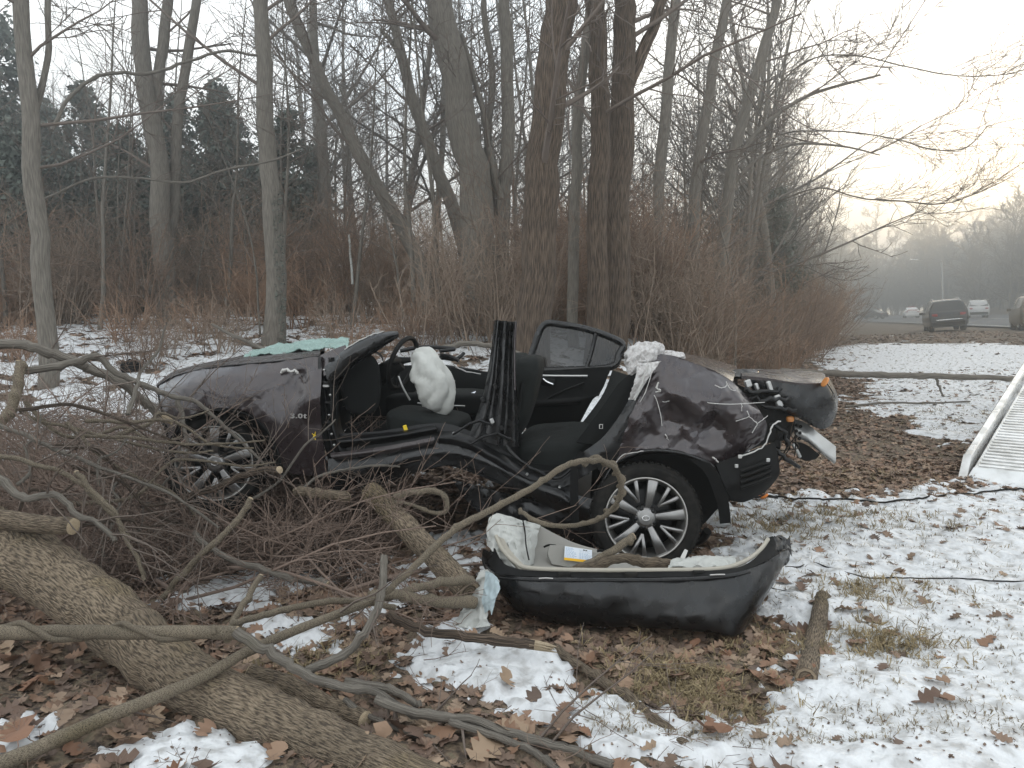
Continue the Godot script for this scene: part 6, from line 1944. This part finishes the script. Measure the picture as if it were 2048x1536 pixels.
		for k in 30:
			var f := rr.randf_range(0.1, 1.0)
			var s := int(f * (n - 1.001))
			var p := W(q[1][s * 2], q[1][s * 2 + 1], lerpf(14.0, 11.0, float(s) / (n - 1)))
			var e := W(q[1][s * 2 + 2], q[1][s * 2 + 3], lerpf(14.0, 11.0, float(s + 1) / (n - 1)))
			branchy(b, p.lerp(e, rr.randf()), (e - p).normalized() + Vector3(rr.randf_range(0, 0.6), rr.randf_range(-0.5, 0.9), rr.randf_range(-0.6, 0.6)), rr.randf_range(0.5, 1.3), 0.005, 2, 4, [0, 0, 4, 4], 0.05, 0.003, rr)
		build(b, "twigs", M.twig, o, o.position)
	# further branches that rise out of the pile across the nose and the front wheel
	var rb := RandomNumberGenerator.new()
	rb.seed = 88
	for k in 15:
		var x0 := rb.randf_range(-60, 260)
		var y0 := rb.randf_range(820, 1120)
		var x1 := x0 + rb.randf_range(180, 420)
		var y1 := rb.randf_range(800, 1060)
		if k % 3 == 0:
			x1 = x0 + rb.randf_range(40, 160)
			y1 = y0 - rb.randf_range(90, 210)
		var d0 := rb.randf_range(3.7, 4.2)
		branch("pile_branch", "bare branch crossing the pile, its tip " + beside(G(x1, y1)), "branch", [tw, sp, M.bark_brown][k % 3], [x0, y0, lerpf(x0, x1, 0.25) + rb.randf_range(-25, 25), lerpf(y0, y1, 0.25) + rb.randf_range(-35, 20), lerpf(x0, x1, 0.55) + rb.randf_range(-25, 25), lerpf(y0, y1, 0.55) + rb.randf_range(-40, 20), lerpf(x0, x1, 0.8) + rb.randf_range(-20, 20), lerpf(y0, y1, 0.8) + rb.randf_range(-25, 15), x1, y1], d0, d0 + rb.randf_range(0.1, 0.4), rb.randf_range(5, 11), 3.0, "branches crossing in the brush pile", "", 4, 0.06, false)
	# the pile of twiggy brush on the left
	var r := RandomNumberGenerator.new()
	r.seed = 61
	var base := []
	for k in 6:
		var b := Buf.new()
		for q in 2:
			branchy(b, Vector3(0, 0.05, q * 0.2), Vector3(1, r.randf_range(0.0, 0.35), r.randf_range(-0.3, 0.3)).normalized(), r.randf_range(0.9, 1.5), r.randf_range(0.007, 0.014), 1, 3, [0, 8, 5, 3], 0.0, 0.0019, r)
		base.append(build(b, "twiggy_branch", M.pile_twig))
	for k in 84:
		var px := r.randf_range(-40, 720)
		var py := r.randf_range(880, 1190) if px < 250 else r.randf_range(1010, 1190)
		var at := G(px, py)
		at.y = soil(at.x, at.z) + r.randf_range(0.0, 0.16)
		var turn := Basis(Vector3.UP, r.randf() * TAU) * Basis(Vector3.BACK, r.randf_range(-0.05, 0.4 if px < 300 else 0.12)) * Basis(Vector3.RIGHT, r.randf() * (0.6 if px < 300 else 0.25))
		if k < 6:
			base[k].transform = Transform3D(turn, at)
			tag(base[k], "twiggy reddish-brown branch of the brush pile, " + beside(at), "branch", "twiggy branches in the brush pile")
		else:
			copy(base[k % 6], "twiggy_branch", at, turn, "twiggy reddish-brown branch of the brush pile, " + beside(at), "branch", "twiggy branches in the brush pile")


# ------------------------------------------------------------------ small things
func build_details() -> void:
	# towel on the corner of the quarter panel
	var o := thing("towel", C(1290, 735, 0.2), "white crumpled towel draped on the rear pillar stump of the wreck", "towel")
	lump(o, o.position, "fold", M.towel, C(1288, 712, 0.24), car_ax * 0.1, Vector3.UP * 0.075 - car_ax * 0.03, car_in * 0.12, 0.8, 0.026, 9.0)
	lump(o, o.position, "fold", M.towel, C(1276, 726, 0.18), car_ax * 0.05, Vector3.UP * 0.08 - car_ax * 0.02, car_in * 0.07, 0.8, 0.02, 11.0, 4.0)
	lump(o, o.position, "fold", M.towel, C(1338, 714, 0.3), car_ax * 0.09, Vector3.UP * 0.03 - car_ax * 0.012, car_in * 0.1, 0.8, 0.014, 11.0, 9.0)
	panel(o, o.position, "hanging_strip", M.towel, [[1276, 728, 0.03, 1322, 722, 0.06], [1270, 760, 0.0, 1300, 752, 0.01], [1258, 800, 0.02, 1272, 798, 0.02]], 8, 20, -car_in, 0.008, [], 0.012, 14.0)
	# papers inside
	for q in [[918, 795, 905, 808, 940, 803, 952, 782], [838, 790, 836, 806, 856, 806, 852, 790]]:
		var b := Buf.new()
		b.quad(C(q[0], q[1], 1.05), C(q[2], q[3], 1.0), C(q[4], q[5], 1.0), C(q[6], q[7], 1.1), Vector3(0, 1, 1))
		var m := build(b, "paper_sheet", M.paper)
		tag(m, "larger white paper sheet on the far seat of the wreck" if q[0] == 918 else "small white scrap between the airbag and the console", "paper")
	var b := Buf.new()
	b.box(C(811, 857, 0.12), Vector3(0.012, 0.022, 0.01), Basis(Vector3.BACK, 0.3), 0.004)
	tag(build(b, "yellow_tag", M.yellow), "small yellow tag standing on the driver-side sill", "tag")
	b = Buf.new()
	for k in 5:
		var th := TAU * k / 5
		b.tube(PackedVector3Array([C(629, 872, -0.12), C(629 + cos(th) * 6, 872 + sin(th) * 9, -0.13)]), PackedFloat32Array([0.005, 0.002]), 4)
	tag(build(b, "yellow_bud", M.yellow), "yellow burst of torn twig fibres before the hinge pillar", "twig")
	b = Buf.new()
	# black lump on the snow at the back left
	var p := G(262, 746)
	o = thing("black_bag", p, "rounded black plastic object on the snowy bank behind the brush pile", "plastic bag")
	lump(o, p, "body", M.black_plastic, p + Vector3(0, 0.07, 0), Vector3(0.11, 0, 0), Vector3(0, 0.085, 0), Vector3(0, 0, 0.09), 0.7, 0.01, 8.0)
	b = Buf.new()
	b.tube(PackedVector3Array([p + Vector3(-0.05, 0.13, 0), p + Vector3(0.0, 0.17, 0.01), p + Vector3(0.05, 0.14, 0)]), PackedFloat32Array([0.02, 0.014, 0.02]), 6)
	build(b, "knot", M.black_plastic, o, p)
	# cable on the snow, orange hook, wire
	for q in [["tow_cable", "thin dark tow cable lying over leaves and snow from the wreck toward the flatbed", "cable", [1470, 1002, 1530, 1000, 1600, 1003, 1680, 1006, 1760, 1012, 1810, 1008, 1880, 1000, 1960, 992, 2060, 982], 0.008], ["vine_runner", "thin dark runner crossing the snow right of the severed roof", "vine", [1570, 1146, 1600, 1144, 1630, 1138, 1680, 1154, 1745, 1168, 1800, 1164, 1900, 1166, 1980, 1172, 2060, 1176], 0.004], ["vine_runner", "short dark runner below the crushed right corner of the roof", "vine", [1530, 1180, 1550, 1190, 1570, 1194, 1600, 1200], 0.003]]:
		var line := []
		for k in range(0, q[3].size(), 2):
			var g := G(q[3][k], q[3][k + 1])
			line.append(Vector3(g.x, top(g.x, g.z) + q[4] * 1.2, g.z))
		b = Buf.new()
		var fine := smooth(line, 90)
		for k in 91:
			fine[k].y = lerpf(top(fine[k].x, fine[k].z), hgt(fine[k].x, fine[k].z) + 0.03, 0.6) + q[4] * 0.9
		b.tube(fine, taper(q[4], q[4], 90), 6)
		tag(build(b, q[0], M.rubber, null, line[0]), q[1], q[2])
	p = G(1526, 998)
	o = thing("tow_strap", p, "orange strap ring lying on the leaves behind the rear wheel", "tow strap")
	b = Buf.new()
	var ring := []
	for k in 15:
		var th := TAU * k / 14
		ring.append(p + Vector3(cos(th) * 0.03, 0.03 + 0.012 * sin(th * 2.0), sin(th) * 0.045))
	b.tube(PackedVector3Array(ring), taper(0.011, 0.011, 14), 6)
	build(b, "loop", M.orange, o, p)
	b = Buf.new()
	b.tube(PackedVector3Array([p + Vector3(-0.1, 0.02, 0.02), p + Vector3(-0.04, 0.035, 0), p + Vector3(0.06, 0.03, 0.02), p + Vector3(0.11, 0.015, 0.03)]), taper(0.012, 0.008, 3), 6)
	build(b, "hook", M.black_metal, o, p)
	# orange broken wood at the back
	for q in [[430, 606, "broken orange wood chunk at the thicket foot, left of two"], [515, 588, "broken orange wood chunk leaning by the ivy-clad trunk, right of two"]]:
		p = G(q[0], q[1] + 8)
		b = Buf.new()
		for k in 5:
			b.box(p + Vector3(rng.randf_range(-0.22, 0.22), 0.1 + 0.04 * k, rng.randf_range(-0.1, 0.1)), Vector3(rng.randf_range(0.12, 0.24), 0.03, 0.05), Basis(Vector3.UP, rng.randf()) * Basis(Vector3.BACK, rng.randf_range(-0.5, 0.5)), 0.01)
		tag(build(b, "broken_wood", M.pale_wood, null, p), q[2], "wood")
	# ivy on the trunk
	b = Buf.new()
	for k in 420:
		var y := rng.randf_range(380, 690)
		var c := W(table(y, [380, 690], [542, 549]) + rng.randf_range(4, 22), y, 11.35 + rng.randf_range(-0.05, 0.1))
		b.col = Color(1, 1, 1) * rng.randf_range(0.5, 1.2)
		var da := Vector3(rng.randfn(), rng.randfn(), rng.randfn()).normalized() * 0.035
		var db := Vector3(rng.randfn(), rng.randfn(), rng.randfn()).normalized() * 0.035
		b.tri(c, c + da, c + db, Vector3(0, 0, 1))
	tag(build(b, "ivy", M.evergreen, null, W(550, 690, 11.35)), "dark ivy climbing the straight trunk on the bank", "ivy")


# ------------------------------------------------------------------ dead leaves, grass, twigs on the ground
func leaf_mesh(seed_: int, lobes: int) -> ArrayMesh:
	var r := RandomNumberGenerator.new()
	r.seed = seed_
	var rim := []
	for side in [1.0, -1.0]:
		var line := [Vector2(0, -0.5)]
		for k in lobes:
			var f := (k + 0.5) / lobes
			var wide := sin(PI * (0.2 + 0.62 * f)) * r.randf_range(0.34, 0.44)
			var s := 0.9 / lobes
			var y := f - 0.5
			line.append(Vector2(side * wide * 0.5, y - s * 0.52))
			line.append(Vector2(side * wide * 0.9, y - s * 0.1 + r.randf_range(-0.02, 0.02)))
			line.append(Vector2(side * wide, y + s * 0.16))
			line.append(Vector2(side * wide * 0.8, y + s * 0.3))
		if side > 0:
			line.append(Vector2(0, 0.56))
		else:
			line.remove_at(0)
			line.reverse()
		rim.append_array(line)
	var bend := r.randf_range(-0.2, 0.55)
	var roll := r.randf_range(-0.3, 0.9)
	var skew := r.randf_range(-0.5, 0.5)
	var P := func(q: Vector2) -> Vector3:
		return Vector3(q.x, bend * q.y * q.y + roll * q.x * q.x + skew * q.x * q.y + 0.05 * sin(q.y * 7.0 + q.x * 5.0 + seed_), q.y)
	var N := func(q: Vector2) -> Vector3:
		var a: Vector3 = P.call(q + Vector2(0.02, 0)) - P.call(q - Vector2(0.02, 0))
		var c: Vector3 = P.call(q + Vector2(0, 0.02)) - P.call(q - Vector2(0, 0.02))
		return c.cross(a).normalized()
	var b := Buf.new()
	var n := rim.size()
	for k in n:
		var a: Vector2 = rim[k]
		var c: Vector2 = rim[(k + 1) % n]
		var m := Vector2(0, clampf((a.y + c.y) / 2 - 0.04, -0.48, 0.5))
		var ids := b.v.size()
		var e: Vector2 = rim[(k + 2) % n]
		var m2 := Vector2(0, clampf((c.y + e.y) / 2 - 0.04, -0.48, 0.5))
		for q in [m, a, c, m2]:
			b.put(P.call(q), N.call(q), q)
		b.i.append_array([ids, ids + 1, ids + 2, ids, ids + 2, ids + 3])
	b.tube(PackedVector3Array([P.call(Vector2(0, -0.5)), P.call(Vector2(0, -0.62)) + Vector3(0, 0.02, 0), P.call(Vector2(0.04, -0.78))]), taper(0.012, 0.006, 2), 3)
	var arr := []
	arr.resize(Mesh.ARRAY_MAX)
	arr[Mesh.ARRAY_VERTEX] = b.v
	arr[Mesh.ARRAY_NORMAL] = b.n
	arr[Mesh.ARRAY_INDEX] = b.i
	var me := ArrayMesh.new()
	me.add_surface_from_arrays(Mesh.PRIMITIVE_TRIANGLES, arr)
	return me


func lay(x: float, z: float, up: float, tilt: float, size: float, r: RandomNumberGenerator) -> Transform3D:
	var bs := Basis(Vector3.UP, r.randf() * TAU) * Basis(Vector3.RIGHT, r.randfn() * tilt) * Basis(Vector3.BACK, r.randfn() * tilt)
	return Transform3D(bs * size, Vector3(x, top(x, z) + up, z))


func leaf_tone(r: RandomNumberGenerator) -> Color:
	var k := r.randf()
	var c := Color(0.22, 0.135, 0.088)
	if k < 0.4:
		c = Color(0.19, 0.128, 0.09)
	elif k < 0.6:
		c = Color(0.28, 0.2, 0.14)
	elif k < 0.75:
		c = Color(0.13, 0.09, 0.068)
	return c * r.randf_range(0.7, 1.25)


func build_litter() -> void:
	var r := RandomNumberGenerator.new()
	r.seed = 17
	var shapes := []
	for k in 5:
		shapes.append(leaf_mesh(500 + k, [4, 3, 4, 5, 3][k]))
	# the leaves that show largest, each a thing
	var tones := []
	for k in 6:
		var m := mat("leaf_tone_%d" % k, [lin(0.2, 0.105, 0.062), lin(0.17, 0.1, 0.066), lin(0.24, 0.155, 0.1), lin(0.12, 0.075, 0.053), lin(0.2, 0.115, 0.07), lin(0.27, 0.19, 0.125)][k], 0.7)
		tex(m, null, ntex(0.06, 70 + k, [], [], 4, 128), 0.1, Vector3(6, 6, 6), true)
		tones.append(m)
	var where := []
	for q in [[40, 1490, 0.24], [20, 1330, 0.17], [250, 1505, 0.2], [745, 1330, 0.16], [900, 1480, 0.19], [970, 1510, 0.2], [1420, 1480, 0.19], [1130, 1440, 0.14], [1350, 1410, 0.13], [840, 1490, 0.18], [1180, 1395, 0.12], [1020, 1475, 0.17], [60, 1370, 0.15], [560, 1490, 0.17], [505, 1470, 0.14], [1600, 1190, 0.13], [1880, 1420, 0.13], [720, 1520, 0.2]]:
		var g := G(q[0], q[1])
		where.append([g.x, g.z, q[2] * 0.78, 0.3])
	while where.size() < 290:
		var px := r.randf_range(-60, 2100)
		var py := r.randf_range(1130, 1640)
		var g := G(px, py)
		var s := snow(g.x, g.z)
		if r.randf() < (0.88 if s > 0.008 else 0.0):
			continue
		where.append([g.x, g.z, r.randf_range(0.05, 0.12), 0.34])
	for k in where.size():
		var q: Array = where[k]
		var o := MeshInstance3D.new()
		o.mesh = shapes[k % 5]
		o.material_override = tones[(k * 7) % 6]
		o.name = numbered("oak_leaf")
		add_child(o)
		o.transform = lay(q[0], q[1], 0.012 + q[2] * 0.05, q[3], q[2], r)
		var sn := snow(q[0], q[1]) > 0.004
		tag(o, ("brown dead oak leaf on the snow, " if sn else "brown dead oak leaf in the litter, ") + beside(o.position), "leaf", "dead leaves on the snow" if sn else "dead leaves in the litter")
	# the rest of the leaves as one mass
	for set_ in [[22000, 2.2, 8.0, 0.035, 0.1, 0.975, -4.5, 5.5], [34000, 7.0, 18.0, 0.045, 0.095, 0.95, -12.0, 13.0], [26000, 15.0, 42.0, 0.09, 0.17, 0.97, -16.0, 30.0]]:
		for sh in 2:
			var list := []
			var tint := []
			var tries := 0
			while list.size() < set_[0] / 2 and tries < set_[0] * 2:
				tries += 1
				var d := lerpf(set_[1], set_[2], sqrt(r.randf()))
				var x := r.randf_range(-0.72, 0.72) * d
				if x < set_[6] or x > set_[7] or x > road_edge(d) - 2.0:
					continue
				var s := snow(x, -d)
				if s > 0.006 and r.randf() < set_[5]:
					continue
				if x > road_edge(d) - 11.0 and d > 20.0 and r.randf() < 0.8:
					continue
				list.append(lay(x, -d, 0.006, 0.24, r.randf_range(set_[3], set_[4]), r))
				tint.append(leaf_tone(r))
			scatter("leaf_litter", shapes[sh * 2], M.leaf, list, tint)
	# crumbs of leaf and bark that darken the snow
	var cl := []
	var ct := []
	for k in 4000:
		var d := lerpf(2.3, 16.0, r.randf() ** 1.5)
		var x := r.randf_range(-0.72, 0.72) * d
		if snow(x, -d) < 0.0:
			continue
		cl.append(lay(x, -d, 0.002, 0.3, r.randf_range(0.006, 0.017) * (1.0 + d * 0.05), r))
		ct.append(leaf_tone(r) * 0.7)
	scatter("leaf_crumbs", shapes[1], M.leaf, cl, ct)
	# straw-coloured grass where the ground is bare
	var gb := Buf.new()
	for k in 9:
		var az := r.randf() * TAU
		var out := Vector3(cos(az), 0, sin(az))
		var h := r.randf_range(0.5, 1.0)
		var w := out.cross(Vector3.UP) * 0.022
		var p0 := out * r.randf() * 0.2
		var p1 := p0 + Vector3(0, h * 0.7, 0) + out * 0.25
		var p2 := p0 + Vector3(0, h * r.randf_range(0.3, 0.95), 0) + out * r.randf_range(0.5, 1.0)
		gb.quad(p0 - w, p0 + w, p1 + w, p1 - w, -out + Vector3.UP)
		gb.tri(p1 - w, p1 + w, p2, -out + Vector3.UP)
	var ga := []
	ga.resize(Mesh.ARRAY_MAX)
	ga[Mesh.ARRAY_VERTEX] = gb.v
	ga[Mesh.ARRAY_NORMAL] = gb.n
	ga[Mesh.ARRAY_INDEX] = gb.i
	var gm := ArrayMesh.new()
	gm.add_surface_from_arrays(Mesh.PRIMITIVE_TRIANGLES, ga)
	var gl := []
	var gt := []
	var spots := [[1350, 1375, 0.22, 260], [1430, 1400, 0.2, 120], [1770, 1290, 0.25, 200], [1760, 1190, 0.3, 120], [1550, 1060, 0.4, 160], [1640, 1040, 0.5, 160], [1830, 1050, 0.4, 60], [650, 1330, 0.3, 100], [1600, 1290, 0.25, 100], [1720, 960, 0.7, 140], [1850, 840, 1.6, 200], [1330, 1300, 0.3, 40]]
	for q in spots:
		var g := G(q[0], q[1])
		for k in q[3]:
			var x: float = g.x + r.randfn() * q[2] * 0.6
			var z: float = g.z + r.randfn() * q[2] * 0.45
			gl.append(lay(x, z, -0.005, 0.45, r.randf_range(0.035, 0.085), r))
			gt.append(Color(0.3, 0.235, 0.13) * r.randf_range(0.55, 1.15))
	for k in 8500:                                           # stubble through the snow of the verge
		var d := lerpf(2.6, 34.0, r.randf() ** 1.6)
		var x := r.randf_range(0.08, 0.72) * d
		if x > road_edge(d) - 1.0:
			continue
		gl.append(lay(x, -d, -0.012, 0.5, r.randf_range(0.018, 0.048) * (1.0 + d * 0.03), r))
		gt.append(Color(0.26, 0.21, 0.13) * r.randf_range(0.5, 1.1))
	scatter("dead_grass", gm, M.grass, gl, gt)
	# fine twigs strewn about, thickest in the pile
	for v in 3:
		var b := Buf.new()
		b.col = Color(1, 1, 1)
		branchy(b, Vector3(-0.5, 0, 0), Vector3(1, 0.05, 0), 1.0, 0.011, 2, 3, [0, 0, 3], 0.0, 0.006, r)
		var arr := []
		arr.resize(Mesh.ARRAY_MAX)
		arr[Mesh.ARRAY_VERTEX] = b.v
		arr[Mesh.ARRAY_NORMAL] = b.n
		arr[Mesh.ARRAY_INDEX] = b.i
		var me := ArrayMesh.new()
		me.add_surface_from_arrays(Mesh.PRIMITIVE_TRIANGLES, arr)
		var list := []
		var tint := []
		for k in 1500:
			var px := r.randf_range(-80, 760)
			var py := r.randf_range(850, 1180)
			if k % 10 == 0:
				px = r.randf_range(-80, 1500)
				py = r.randf_range(1000, 1600)
			var g := G(px, py)
			if k % 5 == 1:
				g = Vector3(r.randf_range(-9.0, 0.5), 0, r.randf_range(-14.0, -7.2))
			if k % 5 == 0 and (k % 10 == 5 or snow(g.x, g.z) > 0.01 and r.randf() < 0.5):
				continue
			var t := lay(g.x, g.z, 0.01 + (absf(r.randfn()) * 0.09 if k % 5 > 1 else 0.0), 0.18 if k % 5 > 1 else 0.07, r.randf_range(0.15, 0.5) if k % 5 > 0 else r.randf_range(0.1, 0.22), r)
			list.append(t)
			tint.append(Color(0.15, 0.105, 0.08) * r.randf_range(0.5, 1.5))
		scatter("twig_litter", me, M.leaf, list, tint)
